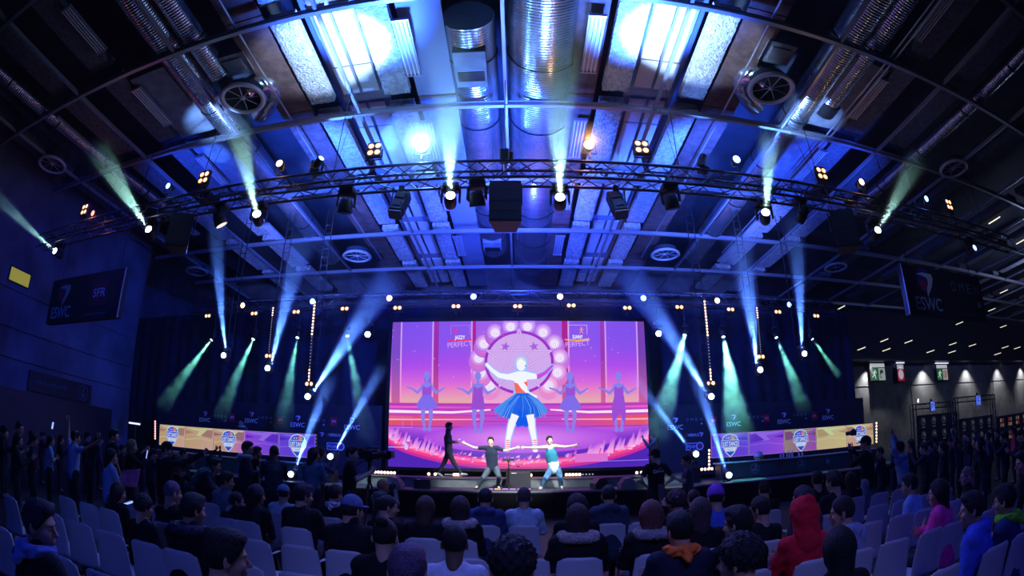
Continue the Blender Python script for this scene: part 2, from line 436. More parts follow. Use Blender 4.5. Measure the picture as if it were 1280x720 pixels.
# round vents
def vent(x, y, label, elbow):
    t = thing('round_ceiling_vent', label, 'vent', (x, y, 9.85))
    MB().lathe([(.52, .10), (.50, 0), (.58, -.03), (.64, 0), (.62, .06), (.56, .10)], n=36, caps=False).build('vent_ring', vent_white, t)
    MB().disc(.52, T_(0, 0, .3)).lathe([(.5, .02), (.5, .3)], n=36, caps=False).build('vent_bowl', vent_dark, t)
    b = MB()
    for k in range(8):
        a = 2 * PI * k / 8 + .2
        b.tube([(.05 * math.cos(a), .05 * math.sin(a), .05), (.51 * math.cos(a), .51 * math.sin(a), .06)], .011, 5)
    b.lathe([(.001, 0), (.06, .01), (.07, .06), (.001, .08)], n=14, caps=False)
    b.build('vent_spokes', vent_white, t)
    if elbow:
        pts = [(0, 0, .28), (.22, .02, .48), (.46, .16, .62), (.52, .5, .72), (.36, .85, .74), (0, 1.2, .70), (-.42, 1.55, .62)]
        P = []; Rr = []
        for (a, b2) in zip(pts, pts[1:]):
            a, b2 = Vector((-a[0] * elbow, a[1], a[2])), Vector((-b2[0] * elbow, b2[1], b2[2]))
            for q in (0, .2, .4, .6, .8): P.append(a.lerp(b2, q)); Rr.append(.29 + (.014 if q in (.2, .6) else 0))
        MB().tube(P, Rr, 24).build('vent_elbow', galv, t)
        MB().box((0, -.85, .75), (.8, .75, .5)).box((0, -.85, .48), (.5, .45, .06)).build('vent_plenum', smooth_p, t)
    return t
vent(-6.75, 8.25, 'large round vent with a silver elbow, nearer one on the left', -1)
vent(6.1, 8.15, 'large round vent with a silver elbow, nearer one on the right', 1)
for x, y, l in ((-6.8, 19.0, 'round vent above the left of the big screen'), (6.15, 19.0, 'round vent above the right of the big screen'), (-15.6, 19.2, 'round vent by the left wall, far end'), (15.2, 19.0, 'round vent right of the stage, far end'), (-15.2, 8.2, 'round vent in the dark near left corner of the ceiling'), (14.4, 9.2, 'round vent in the dark right part of the ceiling')):
    vent(x, y, l, 0)
# thin pipe runs and braces
for (a, b, l) in (((9.0, 3, 10.1), (9.0, 19, 10.1), 'thin pipe right of the right spiral ducts'), ((8.85, 3, 10.12), (8.85, 19, 10.12), 'second thin pipe beside its twin, right of the spiral ducts'), ((-6.0, 5, 10.12), (-6.0, 20, 10.12), 'thin pipe between the left round vent and the brown board'), ((5.35, 5, 10.12), (5.35, 20, 10.12), 'thin pipe between the right round vent and the brown board')):
    tag(MB().tube([a, b], .028, 8).build('ceiling_pipe', steel), l, 'pipe')

# lit strip fittings far away over the open hall
warmw = emit_mat('warm_tube_light', srgb(235, 225, 190), 1.6)
fl = [(675, 643), (760, 612), (768, 647), (850, 617), (932, 653), (1015, 625), (1012, 655), (1088, 630), (1210, 637), (1182, 662), (1255, 640), (1040, 548), (1203, 560), (1160, 498), (1205, 430), (600, 490), (1270, 243), (1170, 165)]
for i, (a, b) in enumerate(fl):
    p = atz(850 + a / 2.977, 220 + b / 2.977, 10.1)
    if p.y > 25: p = at(850 + a / 2.977, 220 + b / 2.977, 25)
    if p.x > 48: p = p * 1; p = Vector((0, 0, EYE)) + (p - Vector((0, 0, EYE))) * (48 / p.x)
    L = .9 if p.length > 18 else .5
    t = thing('hanging_strip_lamp', 'glowing strip lamp hung over the open hall, number %s counted from the left' % ORD[i % 20], 'lamp', tuple(p))
    MB().box((0, 0, .04), (.09, L, .05)).build('housing', steel, t)
    MB().box((0, 0, 0), (.05, L - .06, .03)).build('tube', warmw, t)
lam = sorted([o for o in C.objects if o.name.startswith('hanging_strip_lamp')], key=lambda o: math.atan2(o.location.x, o.location.y))
for i, o in enumerate(lam): o['label'] = 'glowing strip lamp over the dark open hall, %s from the left' % ORD[i]

# ------------------------------------------------------------------ front truss
def truss(name, x0, x1, y, z, s=.4, label='', m_=truss_m, r=.034, step=.42):
    t = thing(name, label, 'truss', (x0, y, z)); L = x1 - x0
    for a in (-1, 1):
        for b in (-1, 1):
            MB().tube([(0, a * s / 2, b * s / 2), (L, a * s / 2, b * s / 2)], r, 8).build('chord', m_, t)
    m = MB(); n = int(L / step)
    for i in range(n):
        xa, xb = L * i / n, L * (i + 1) / n
        q = 1 if i % 2 else -1
        for a in (-1, 1):
            m.tube([(xa, a * s / 2, -q * s / 2), (xb, a * s / 2, q * s / 2)], r * .45, 5, False)
            m.tube([(xa, -q * s / 2, a * s / 2), (xb, q * s / 2, a * s / 2)], r * .45, 5, False)
    m.build('lacing', m_, t)
    return t
TY, TZ = 8.9, 7.28
truss('lighting_truss', -15.2, 16.5, TY, TZ, .4, 'long aluminium lighting truss spanning the hall above the audience')
truss('rear_truss', -13.2, 12.8, 16.5, 7.05, .4, 'dark aluminium truss along the top of the stage backdrop', truss_m)
# ------------------------------------------------------------------ stage
deck_m = mat('stage_deck', (.05, .055, .065), .5, noise_amt=.2, noise_scale=3)
riser_m = mat('riser_face', (.11, .135, .15), .6, noise_amt=.25, noise_scale=2)
fascia_m = mat('stage_skirt', (.002, .002, .003), .95, spec=.1)
SY, SZ, RZ = 13.8, .75, 1.03
t = thing('stage', 'long black stage in front of the big screen', 'stage', (0, SY, 0))
MB().box((0, 1.7, SZ - .03), (28.2, 3.4, .06)).build('deck', deck_m, t)
m = MB()
for i in range(28): m.box((-13.6 + i * 1.0, 0.02, (SZ - .07) / 2), (.985, .04, SZ - .07))
m.build('skirt', fascia_m, t)
MB().box((0, 0, SZ - .02), (28.2, .03, .03)).build('edge_trim', steel, t)
t = thing('stage_riser', 'low grey riser below the big screen where a man walks', 'riser', (.2, 16.0, SZ))
MB().box((0, 0, (RZ - SZ) / 2), (10.6, 1.6, RZ - SZ - .02)).build('face', riser_m, t)
MB().box((0, 0, RZ - SZ - .01), (10.7, 1.66, .03)).build('top', deck_m, t)

# drape backdrop
m = MB(); n = 260; vs = []
x0, x1 = -20.8, 14.35
for i in range(n + 1):
    x = x0 + (x1 - x0) * i / n; y = 17.8 + .05 * math.sin(i * 1.35) + .03 * math.sin(i * .47)
    vs += [(x, y, 0), (x, y, 7.25), (x, y + .05, 7.25), (x, y + .05, 0)]
fs = []
for i in range(n):
    for q in range(4): fs.append((4 * i + q, 4 * i + 4 + q, 4 * i + 4 + (q + 1) % 4, 4 * i + (q + 1) % 4))
m.add(vs, fs, True); tag(m.build('stage_drape', drape), 'tall black pleated drape behind the whole stage', 'drape')
m = MB(); vs = []; n = 90
for i in range(n + 1):
    y = 17.95 + 7.9 * i / n; x = 14.45 + .05 * math.sin(i * 1.35)
    vs += [(x, y, 0), (x, y, 7.25), (x + .05, y, 7.25), (x + .05, y, 0)]
fs = []
for i in range(n):
    for q in range(4): fs.append((4 * i + q, 4 * i + 4 + q, 4 * i + 4 + (q + 1) % 4, 4 * i + (q + 1) % 4))
m.add(vs, fs, True); tag(m.build('stage_drape', drape), 'black side drape closing off the backstage on the right', 'drape')

# ------------------------------------------------------------------ marks
WHITE = (225, 230, 240)
def plane_fn(Y, sy=-1):       # canvas on a wall plane: u = world x, v = world z (up)
    return lambda u, v, l: (u, Y - l, v)
def mark_swoosh(cv, x, z, s, dim=1.0):
    c = lambda q: tuple(v * dim for v in q)
    cv.circle(x - .05 * s, z + .10 * s, .44 * s, c((30, 50, 150)))
    cv.poly([(x - .42 * s, z + .02 * s), (x - .1 * s, z - .32 * s), (x + .05 * s, z + .02 * s), (x - .15 * s, z + .12 * s)], c((190, 30, 70)))
    cv.poly([(x - .48 * s, z + .30 * s), (x - .1 * s, z + .38 * s), (x + .46 * s, z + .36 * s), (x + .5 * s, z + .18 * s), (x + .35 * s, z - .10 * s), (x - .02 * s, z - .52 * s), (x + .02 * s, z - .2 * s), (x + .16 * s, z + .02 * s), (x + .14 * s, z + .2 * s), (x - .12 * s, z + .26 * s)], c(WHITE))
def mark_eswc(cv, x, z, s, dim=1.0):
    mark_swoosh(cv, x, z + .30 * s, .36 * s, dim)
    cv.text(x, z - .22 * s, .27 * s, 'ESWC', tuple(v * dim for v in WHITE), .010, w=.95 * s, center=True, ydown=False)
def mark_omen(cv, x, z, s, dim=1.0):
    cc = tuple(v * dim for v in (120, 130, 150))
    for i, ch in enumerate('OMEN'): cv.text(x + (i - 1.5) * .29 * s, z, .17 * s, ch, cc, 0, w=.15 * s, center=True, ydown=False)
    cv.circle(x + .45 * s, z - .17 * s, .055 * s, tuple(v * dim for v in (200, 205, 215)))
def mark_sfr(cv, x, z, s, dim=1.0):
    cv.rect(x - .26 * s, z - .3 * s, x + .26 * s, z + .3 * s, tuple(v * dim for v in (170, 25, 45)))
    cv.text(x + .02 * s, z - .08 * s, .2 * s, 'SFR', tuple(v * dim for v in (235, 200, 205)), .006, w=.36 * s, center=True, ydown=False)
ink = print_mat('printed_vinyl', .55)
cv = Canvas(plane_fn(17.0), k=1.6)
ys = 16.99
lx = [-14.2 + 0, ]
def anchor(px, py, Y=17.0): p = at(px, py, Y); return p.x, p.z
for px, py in ((256, 523), (314, 524), (372, 529), (440, 532), (844, 532), (917, 528), (980, 525), (1035, 520)):
    x, z = anchor(px, py); mark_eswc(cv, x, z, .62)
for px, py in ((275, 522), (331, 524), (396, 527), (868, 526), (945, 523), (1000, 520)):
    x, z = anchor(px, py); mark_omen(cv, x, z, .62)
for px, py in ((290, 522), (350, 525), (417, 527), (892, 526), (958, 523), (1018, 520)):
    x, z = anchor(px, py); mark_sfr(cv, x, z, .52)
for px, sgn in ((418, 1), (867, 1)):
    x, z = anchor(px, 544); cv.text(x, z - .04, .10, 'VERSUS', (220, 225, 235), .010, w=.46, center=True, ydown=False); cv.circle(x - .28, z, .05, (190, 30, 50))
    x, z = anchor(px, 558)
    cv.rect(x - .30, z - .13, x + .22, z + .13, (200, 210, 230)); cv.rect(x - .27, z - .10, x + .19, z + .10, (30, 45, 120))
    cv.text(x - .08, z - .06, .12, 'PGW', (225, 230, 240), .006, w=.32, center=True, ydown=False); cv.circle(x + .24, z, .15, (215, 220, 235)); cv.circle(x + .24, z, .10, (150, 60, 110))
for px in (402, 876):
    x, z = anchor(px, 543); mark_swoosh(cv, x, z, .18)
t = thing('sponsor_backdrop', 'dark sponsor wall printed with rows of small logos behind the stage', 'backdrop', (0, 0, 0))
m = MB()
for xa, xb in ((-15.2, -4.75), (4.85, 14.2)): m.box(((xa + xb) / 2, 17.08, 2.15), (xb - xa, .08, 2.5))
m.build('panel', mat('backdrop_print', (.012, .018, .045), .6), t)
cv.build('logo_print', ink, t)

# ------------------------------------------------------------------ main screen
t = thing('led_screen', 'huge bright screen showing purple dance game scene, centre of stage', 'screen', (.0, 17.0, 3.86))
SX0, SX1, SZ0, SZ1 = -4.47, 4.45, 1.30, 6.38
sc = Vector(t.location)
m = MB(); m.box((-.01, .1, 0), (SX1 - SX0 + .28, .16, SZ1 - SZ0 + .24)); m.build('frame', black, t)
for s in (-1, 1):
    MB().tube([(s * 4.2, .35, -3.8), (s * 4.2, .35, 2.4)], .04, 8).tube([(s * 4.2, .35, -3.0), (s * 4.2, .2, -2.4)], .03, 6).build('support_post', truss_m, t)
def scr(u, v, l):          # u,v in the coordinates of a tracing sheet 1224 x 720 over the screen
    k = (v - 42) / 648; xl = 36 - 18 * k; xr = 1172 + 18 * k
    a = (u - xl) / (xr - xl)
    a = min(1.0, max(0.0, a)); kk = min(1.0, max(0.0, k))
    return (SX0 + (SX1 - SX0) * a - sc.x, -.0 - l, SZ1 + (SZ0 - SZ1) * kk - sc.z)
cv = Canvas(scr, step=.001, k=1.05)
sky = grad([(42, (120, 75, 225)), (150, (130, 75, 225)), (240, (165, 70, 225)), (310, (205, 95, 215)), (350, (228, 125, 190)), (400, (222, 170, 165)), (412, (225, 165, 160))])
def skyc(u, v):
    c = sky(v); d = max(0, 1 - abs(u - 620) / 620); return lerp(c, (235, 150, 230), .10 * d)
cv.rect(0, 42, 1224, 412, skyc, 16, 22)
# panels and pillars
for xa, xb, c in ((36, 78, (120, 70, 190)), (222, 250, (150, 40, 160)), (396, 416, (170, 20, 130)), (796, 824, (165, 20, 130)), (968, 992, (150, 50, 170)), (1140, 1190, (115, 60, 170))):
    cv.rect(xa, 42, xb, 408, lambda u, v, c=c: lerp(c, (235, 110, 130), max(0, (v - 200) / 300)), 1, 12)
for x in (76, 222, 396, 824, 990, 1136):
    cv.rect(x - 2, 42, x + 5, 408, lambda u, v: lerp((190, 150, 250), (245, 150, 200), (v - 42) / 366), 1, 6)
# central alcove
cv.rect(418, 42, 796, 408, lambda u, v: lerp(lerp((150, 85, 225), (210, 120, 215), (v - 42) / 300), (245, 190, 200), max(0, (v - 260) / 260)), 8, 12)
pos = []
for k in range(14):
    a = R(-90 + (k - 6.5) * 24.3); pos.append((607 + 178 * math.cos(a), 228 + 158 * math.sin(a)))
for x, y in pos:
    if y > 372: continue
    bgc = lerp(lerp((150, 85, 225), (210, 120, 215), (y - 42) / 300), (245, 190, 200), max(0, (y - 260) / 260))
    cv.circle(x, y + 12, 46, lambda u, v, x=x, y=y, b=bgc: (245, 120, 165) if abs(u - x) < .1 and abs(v - y - 12) < .1 else b, n=20)
    cv.circle(x, y - 8, 40, lambda u, v, x=x, y=y, b=bgc: (255, 225, 250) if abs(u - x) < .1 and abs(v - y + 8) < .1 else b, n=20)
    cv.circle(x, y - 4, 20, (235, 215, 250), n=16); cv.circle(x, y, 10, (250, 245, 255), n=14); cv.ring(x, y, 5, 7, (150, 120, 180), 14)
cv.circle(607, 228, 152, (150, 40, 190), 140, 48)
cv.circle(607, 228, 140, (205, 165, 232), 128, 48)
# star outline in the disc
st5 = [(607 + 150 * math.cos(R(-90 + 144 * k)), 222 + 142 * math.sin(R(-90 + 144 * k))) for k in range(6)]
for a, b in zip(st5, st5[1:]): cv.line([a, b], 9, (190, 140, 220)); cv.line([a, b], 3, (225, 200, 245))
def star(x, y, r, c, rot=0):
    cv.poly([(x + (r if i % 2 == 0 else r * .42) * math.sin(i * PI / 5 + rot), y - (r if i % 2 == 0 else r * .42) * math.cos(i * PI / 5 + rot)) for i in range(10)], c)
star(547, 160, 22, (165, 90, 210), .2); star(672, 160, 22, (165, 90, 210), -.2)
# stairs and floor
cv.rect(0, 408, 1224, 520, lambda u, v: lerp((200, 60, 190), (190, 80, 200), (v - 408) / 110), 4, 4)
for i in range(9):
    y = 412 + i * 12
    cv.rect(0, y, 1224, y + 5, lambda u, v, i=i: lerp((235, 110, 200) if i % 2 else (170, 50, 170), (150, 60, 200), max(0, 1 - abs(u - 620) / 420)), 12, 1)
cv.rect(0, 462, 400, 506, lambda u, v: lerp((225, 80, 90), (200, 70, 170), u / 420), 6, 1)
cv.rect(840, 462, 1224, 506, lambda u, v: lerp((200, 70, 170), (230, 85, 80), (u - 840) / 380), 6, 1)
for sx in (-1, 1):
    cv.line([(612 + sx * 130, 436), (612 + sx * 300, 448), (612 + sx * 620, 446)], 6, (255, 225, 245), 13)
    cv.line([(612 + sx * 180, 478), (612 + sx * 620, 482)], 4, (245, 170, 200), 7)
cv.rect(0, 514, 1224, 692, lambda u, v: lerp(lerp((185, 85, 220), (150, 60, 220), (v - 514) / 100), (75, 35, 175), max(0, min(1, (v - 590 + abs(u - 612) * .16) / 90))), 24, 12)
cv.circle(612, 560, 430, lambda u, v: (222, 135, 238) if abs(u - 612) < .1 and abs(v - 560) < .1 else (168, 72, 220), 62, 48)
arc = [(612 + 640 * math.cos(R(a)), 505 + 165 * math.sin(R(a))) for a in range(8, 173, 3)]
cv.line(arc, 46, (200, 40, 150)); cv.line([(x, y - 3) for x, y in arc], 28, (235, 60, 140)); cv.line([(x, y - 8) for x, y in arc], 12, (250, 120, 170))
rr = random.Random(5)
for i in range(230):
    a = R(rr.uniform(10, 170)); x = 612 + 628 * math.cos(a); y = 500 + 160 * math.sin(a) + rr.uniform(-20, 14)
    l = rr.uniform(6, 22) * (1.5 if abs(x - 612) > 300 else .8); w = rr.uniform(3, 11)
    tip = (180, 75, 222); c0 = rr.choice([(250, 140, 205), (240, 90, 165), (215, 170, 250), (255, 200, 235), (235, 60, 140)])
    cv.poly([(x - w, y), (x + w, y), (x + w * .5 + 8, y - l), (x - w * .5 + 8, y - l)], lambda u, v, y=y, l=l, c0=c0: lerp(c0, tip, min(1, max(0, (y - v) / l)) * .85))
for i in range(34):
    x = rr.choice([rr.uniform(20, 300), rr.uniform(900, 1200)]); a = math.acos(max(-1, min(1, (x - 612) / 628))); y = 500 + 160 * math.sin(a); l = rr.uniform(30, 75); w = rr.uniform(5, 12)
    cv.poly([(x - w, y), (x + w, y), (x + 22, y - l), (x + 14, y - l)], lambda u, v, y=y, l=l: lerp((250, 170, 225), (175, 75, 220), min(1, max(0, (y - v) / l))))
for i in range(60):
    x, y = rr.uniform(30, 1180), rr.uniform(60, 400); cv.circle(x, y, rr.uniform(1, 2.6), (235, 200, 250), n=6)
# back dancers (plain silhouettes)
def dancer(x, y0, y1, flip=1, hair=0, skirt=0):
    body = (135, 125, 228); dress = (150, 75, 205)
    h = y1 - y0; X = lambda a: x + a * flip; Y = lambda b: y0 + b * h
    if hair == 1: cv.poly([(X(-14), Y(.05)), (X(4), Y(0)), (X(20), Y(.08)), (X(26), Y(.36)), (X(6), Y(.32)), (X(-8), Y(.2))], (140, 95, 215))
    cv.limb([(X(-16), Y(.26)), (X(-40), Y(.36)), (X(-62), Y(.30)), (X(-88), Y(.27))], [15, 12, 9, 7], body)
    cv.limb([(X(24), Y(.26)), (X(44), Y(.36)), (X(64), Y(.32)), (X(80), Y(.28))], [15, 12, 9, 7], body)
    cv.limb([(X(-12), Y(.58)), (X(-16), Y(.76)), (X(-8), Y(.95))], [22, 17, 9], body)
    cv.limb([(X(18), Y(.58)), (X(22), Y(.76)), (X(14), Y(.95))], [22, 17, 9], body)
    for q in (-8, 14): cv.circle(X(q), Y(.97), 10, body, 9, 12)
    cv.circle(X(2), Y(.07), 14, body, 19, 18); cv.rect(X(-4), Y(.12), X(8), Y(.2), body)
    cv.poly([(X(-22), Y(.2)), (X(28), Y(.2)), (X(26), Y(.36)), (X(22), Y(.42)), (X(-18), Y(.42)), (X(-20), Y(.34))], body)
    cv.poly([(X(-18), Y(.24)), (X(2), Y(.28)), (X(24), Y(.24)), (X(22), Y(.42)), (X(-17), Y(.42))], dress)
    if skirt == 0: cv.poly([(X(-17), Y(.40)), (X(22), Y(.40)), (X(56), Y(.60)), (X(20), Y(.64)), (X(-30), Y(.64)), (X(-48), Y(.58))], (125, 105, 228))
    elif skirt == 1: cv.poly([(X(-20), Y(.40)), (X(26), Y(.40)), (X(34), Y(.62)), (X(-28), Y(.62))], dress)
    else: cv.poly([(X(-18), Y(.40)), (X(26), Y(.40)), (X(34), Y(.66)), (X(30), Y(.9)), (X(8), Y(.68)), (X(-26), Y(.86)), (X(-30), Y(.6))], dress)
dancer(196, 268, 530, 1, 1, 0); dancer(424, 270, 536, 1, 0, 1); dancer(828, 272, 536, 1, 1, 0); dancer(1046, 272, 536, 1, 0, 2)
# lead dancer
W = (238, 240, 252)
glow = (150, 190, 250)
for cc, e in ((glow, 9), (W, 0)):
    cv.limb([(566, 296), (520, 288), (488, 264), (466, 240)], [26 + e, 21 + e, 15 + e, 12 + e], cc)
    cv.limb([(655, 292), (690, 294), (722, 276), (752, 246)], [24 + e, 20 + e, 15 + e, 10 + e], cc if e else (200, 70, 215))
    cv.circle(616, 238, 21 + e, cc, 30 + e); cv.poly([(560 - e, 282), (600, 270 - e), (632, 270 - e), (682 + e, 282), (680 + e, 304), (640, 306), (644 + e, 366), (590 - e, 366), (586, 312), (562 - e, 306)], cc)
    for s, xh, xk, xf in ((-1, 590, 570, 556), (1, 654, 662, 674)):
        cv.limb([(xh, 450), (xk, 510), (xf, 572), (xf + s * 1, 608)], [38 + e, 27 + e, 19 + e, 13 + e], cc)
cv.poly([(655, 282), (684, 286), (684, 304), (655, 304)], W)
cv.ring(614, 228, 13, 22, (215, 205, 190), 20, R(190), R(350)); cv.circle(634, 246, 3, (40, 70, 140), n=8)
cv.poly([(584, 318), (604, 324), (640, 356), (640, 372), (592, 372)], (240, 105, 90)); cv.poly([(626, 318), (642, 314), (644, 340)], (240, 105, 90))
cv.line([(596, 300), (622, 340), (650, 368), (684, 384)], 18, W, 12)
tut = []
for i in range(41):
    u = i / 40; x = 496 + 234 * u; y = 470 - 12 * math.sin(u * PI) + (10 if i % 2 else -6) - 30 * abs(2 * u - 1) ** 6
    tut.append((x, y))
cv.poly([(594, 364), (646, 364), (690, 392)] + tut[::-1] + [(548, 396)], (70, 140, 235))
cv.poly([(596, 366), (644, 366), (672, 400), (700, 462), (672, 474), (640, 452), (600, 452), (566, 476), (534, 462), (562, 404)], (25, 95, 225))
cv.poly([(604, 440), (640, 440), (652, 500), (640, 512), (620, 506), (600, 512), (588, 492)], (0, 85, 225))
for i in range(26):
    a = rr.uniform(-1, 1); cv.line([(620 + a * 24, 376), (620 + a * 88, 424), (614 + a * 112, 470)], rr.uniform(1.2, 3), rr.choice([(110, 175, 245), (40, 110, 230), (20, 70, 200)]))
for s, xh, xk, xf in ((-1, 590, 570, 556), (1, 654, 662, 674)):
    cv.limb([(xh, 458), (xk, 510), (xf, 572)], [34, 26, 18], W)
    for q in range(5): cv.rect(xf - 8, 566 + q * 9, xf + 8, 570 + q * 9, (235, 80, 110))
    cv.circle(xf + s * 3, 612, 12, W, 7, 12)
# player tags
for x, nm, c, c2 in ((345, 'JAZZY', (240, 30, 90), (235, 40, 80)), (866, 'SUNNY', (250, 150, 40), (245, 175, 40))):
    for q in ((x - 42, 60, x - 40, 104), (x + 42, 60, x + 44, 104), (x - 42, 60, x + 44, 62)): cv.rect(*q, (200, 120, 190) if nm == 'JAZZY' else (230, 180, 190))
    sx = x - 20 if nm == 'JAZZY' else x + 18
    cv.circle(sx, 74, 4, c, n=10); cv.limb([(sx, 78), (sx, 88), (sx - 8, 98)], [5, 4, 3], c); cv.limb([(sx, 88), (sx + 7, 98)], [4, 3], c); cv.limb([(sx - 9, 84), (sx, 80), (sx + 9, 82)], [3, 4, 3], c)
    cv.line([(x - 58, 128), (x, 133), (x + 52, 126)], 5, c2, 8)
    cv.text(x, 124, 17, nm, (250, 250, 255), .015, w=46, center=True)
    cv.text(x, 158, 24, 'PERFECT', (215, 165, 245), .0, w=108, rot=.10, center=True)
# interface boxes
cv.line([(20, 604), (108, 604)], 3, (150, 190, 250)); cv.circle(104, 602, 9, (190, 200, 250), 13)
for q in ((22, 470, 132, 472), (22, 516, 132, 518), (130, 470, 132, 518), (88, 470, 90, 518)): cv.rect(*q, (200, 130, 230))
cv.rect(852, 628, 998, 662, (215, 110, 205)); cv.line([(852, 662), (1186, 662)], 2, (170, 140, 240))
cv.build('picture', vcol_mat('screen_picture', 1.0), t)

# ------------------------------------------------------------------ side video walls
def shield(cv, x, y, s, tint=0):
    """rounded badge, s = width"""
    h = s * 1.18
    sh = lambda k: [(x - .5 * s * k, y - .18 * h * k), (x - .44 * s * k, y - .36 * h * k), (x - .3 * s * k, y - .46 * h * k), (x, y - .52 * h * k), (x + .3 * s * k, y - .46 * h * k), (x + .44 * s * k, y - .36 * h * k), (x + .5 * s * k, y - .18 * h * k), (x + .42 * s * k, y + .14 * h * k), (x + .28 * s * k, y + .34 * h * k), (x, y + .56 * h * k), (x - .28 * s * k, y + .34 * h * k), (x - .42 * s * k, y + .14 * h * k)]
    cv.poly(sh(1.04), (225, 232, 250)); cv.poly(sh(.96), (45, 95, 215))
    top = [(x - .40 * s, y - .20 * h), (x - .38 * s, y - .34 * h), (x - .24 * s, y - .43 * h), (x, y - .47 * h), (x + .24 * s, y - .43 * h), (x + .38 * s, y - .34 * h), (x + .40 * s, y - .20 * h)]
    g = grad([(0, (50, 90, 220)), (.45, (60, 80, 220)), (.62, (200, 90, 200)), (.74, (240, 150, 60)), (.86, (90, 190, 90)), (1, (60, 120, 220))])
    cv.tri([(x + (i / 8 - .5) * .8 * s, y + (-.20 if j else -.20 - .25 * (1 - (2 * i / 8 - 1) ** 4)) * h) for j in (0, 1) for i in range(9)], [(i, i + 1, i + 10, i + 9) for i in range(8)], lambda u, v: g((u - x) / (.8 * s) + .5))
    for q in (-.22, -.08): cv.circle(x + q * s, y - .34 * h, .035 * s, (235, 240, 255), n=8)
    cv.rect(x - .56 * s, y - .24 * h, x + .56 * s, y + .10 * h, (225, 232, 250)); cv.rect(x - .53 * s, y - .22 * h, x + .53 * s, y + .08 * h, (40, 90, 215))
    cv.text(x, y + .04 * h, .21 * h, 'JUST DANCE', (245, 248, 255), .012, w=.96 * s, center=True)
    cv.poly([(x - .38 * s, y + .12 * h), (x + .38 * s, y + .12 * h), (x + .27 * s, y + .30 * h), (x - .27 * s, y + .30 * h)], (215, 228, 250))
    cv.rect(x - .22 * s, y + .18 * h, x + .22 * s, y + .20 * h, (120, 150, 225)); cv.rect(x - .18 * s, y + .24 * h, x + .18 * s, y + .26 * h, (120, 150, 225))
    cv.poly([(x - .18 * s, y + .36 * h), (x + .18 * s, y + .36 * h), (x, y + .50 * h)], (40, 70, 190))
left_e = [(-13.93, -12.50), (-12.50, -11.06), (-11.06, -9.60), (-9.60, -8.16), (-8.16, -6.74)]
right_e = [(6.32, 7.76), (7.76, 9.23), (9.23, 10.70), (10.70, 12.2), (12.2, 13.68)]
def bgcol(kind):
    if kind == 'tan': return (lambda u, v: lerp((190, 160, 120), (205, 165, 150), u), (200, 205, 150), (165, 125, 115))
    if kind == 'mix': return (lambda u, v: lerp((195, 160, 125), (185, 100, 205), u ** 2), (205, 195, 160), (150, 110, 125))
    if kind == 'mixr': return (lambda u, v: lerp((150, 75, 190), (150, 135, 120), u), (150, 150, 130), (120, 80, 130))
    if kind == 'tanb': return (lambda u, v: lerp((205, 190, 140), (195, 180, 135), u), (200, 215, 160), (175, 155, 120))
    if kind == 'vio': return (lambda u, v: lerp((150, 75, 225), (110, 70, 225), u), (150, 110, 240), (95, 45, 205))
    return (lambda u, v: lerp((105, 70, 225), (85, 60, 220), u), (130, 105, 240), (75, 45, 205))
def video_panel(x0, x1, kind, badge, label, flip):
    zc = 1.875; W_, H_ = x1 - x0 - .02, .80
    t = thing('display_screen', label, 'screen', ((x0 + x1) / 2, 15.85, zc), group=None)
    MB().box((0, .05, 0), (W_ + .015, .09, H_ + .02)).build('bezel', black, t)
    MB().box((0, .06, -(zc - SZ) / 2 - .2), (.08, .05, zc - SZ - .38)).box((0, .06, -(zc - SZ) + .02), (.5, .4, .04)).build('stand', black, t)
    fl_ = -1 if flip else 1
    cv = Canvas(lambda u, v, l: ((u - .5) * W_ * fl_ if 0 else (u - .5) * W_, -.001 - l, (.5 - v) * H_), k=1.0)
    b, hi, lo = bgcol(kind)
    f = (lambda u: 1 - u) if flip else (lambda u: u)
    cv.rect(0, 0, 1, 1, lambda u, v: b(f(u), v), 6, 2)
    if badge or kind in ('tan', 'tanb', 'vio', 'vio2'):
        cv.poly([(f(.02), .05), (f(.5), .05), (f(.78), .0), (f(1), .0), (f(.62), .42), (f(.4), .38), (f(.52), .18), (f(.2), .12)], lambda u, v: hi)
        cv.poly([(f(.56), .38), (f(.8), .08), (f(.98), .1), (f(.96), .46)], lambda u, v: lo)
        cv.poly([(f(.0), .16), (f(.3), .26), (f(.0), .34)], lambda u, v: lo)
        cv.line([(f(0), .62), (f(.5), .5), (f(1), .58)], .04, hi, .02)
    for q in ((0, 0, 1, .015), (0, .985, 1, 1), (0, 0, .01, 1), (.99, 0, 1, 1)): cv.rect(*q, lambda u, v: lerp(b(u, v), (240, 210, 220), .5))
    if badge:
        # badge drawn in true proportions
        c3 = Canvas(lambda u, v, l: (u, -.014 - l, -v), k=1.0)
        shield(c3, (badge - .5) * W_, .0, .60)
        base = len(cv.v); cv.v += c3.v; cv.c += c3.c; cv.f += [tuple(base + i for i in q) for q in c3.f]
    cv.build('picture', vcol_mat('video_wall_picture', .85), t)
for i, ((x0, x1), k_, b_) in enumerate(zip(left_e, ('tan', 'tan', 'mix', 'vio', 'vio2'), (.52, 0, .50, 0, .52))):
    video_panel(x0, x1, k_, b_, '%s display in left video strip, %s from its outer end' % ({'t': 'tan', 'm': 'tan and pink', 'v': 'violet'}[k_[0]] + (' badge' if b_ else ''), ORD[i]), False)
for i, ((x0, x1), k_, b_) in enumerate(zip(right_e, ('vio2', 'vio', 'mixr', 'tanb', 'tan'), (.5, 0, .50, 0, .5))):
    video_panel(x0, x1, k_, b_, '%s display in right video strip, %s from the stage' % ({'t': 'cream', 'm': 'mauve and grey', 'v': 'violet'}[k_[0]] + (' badge' if b_ else ''), ORD[i]), True)

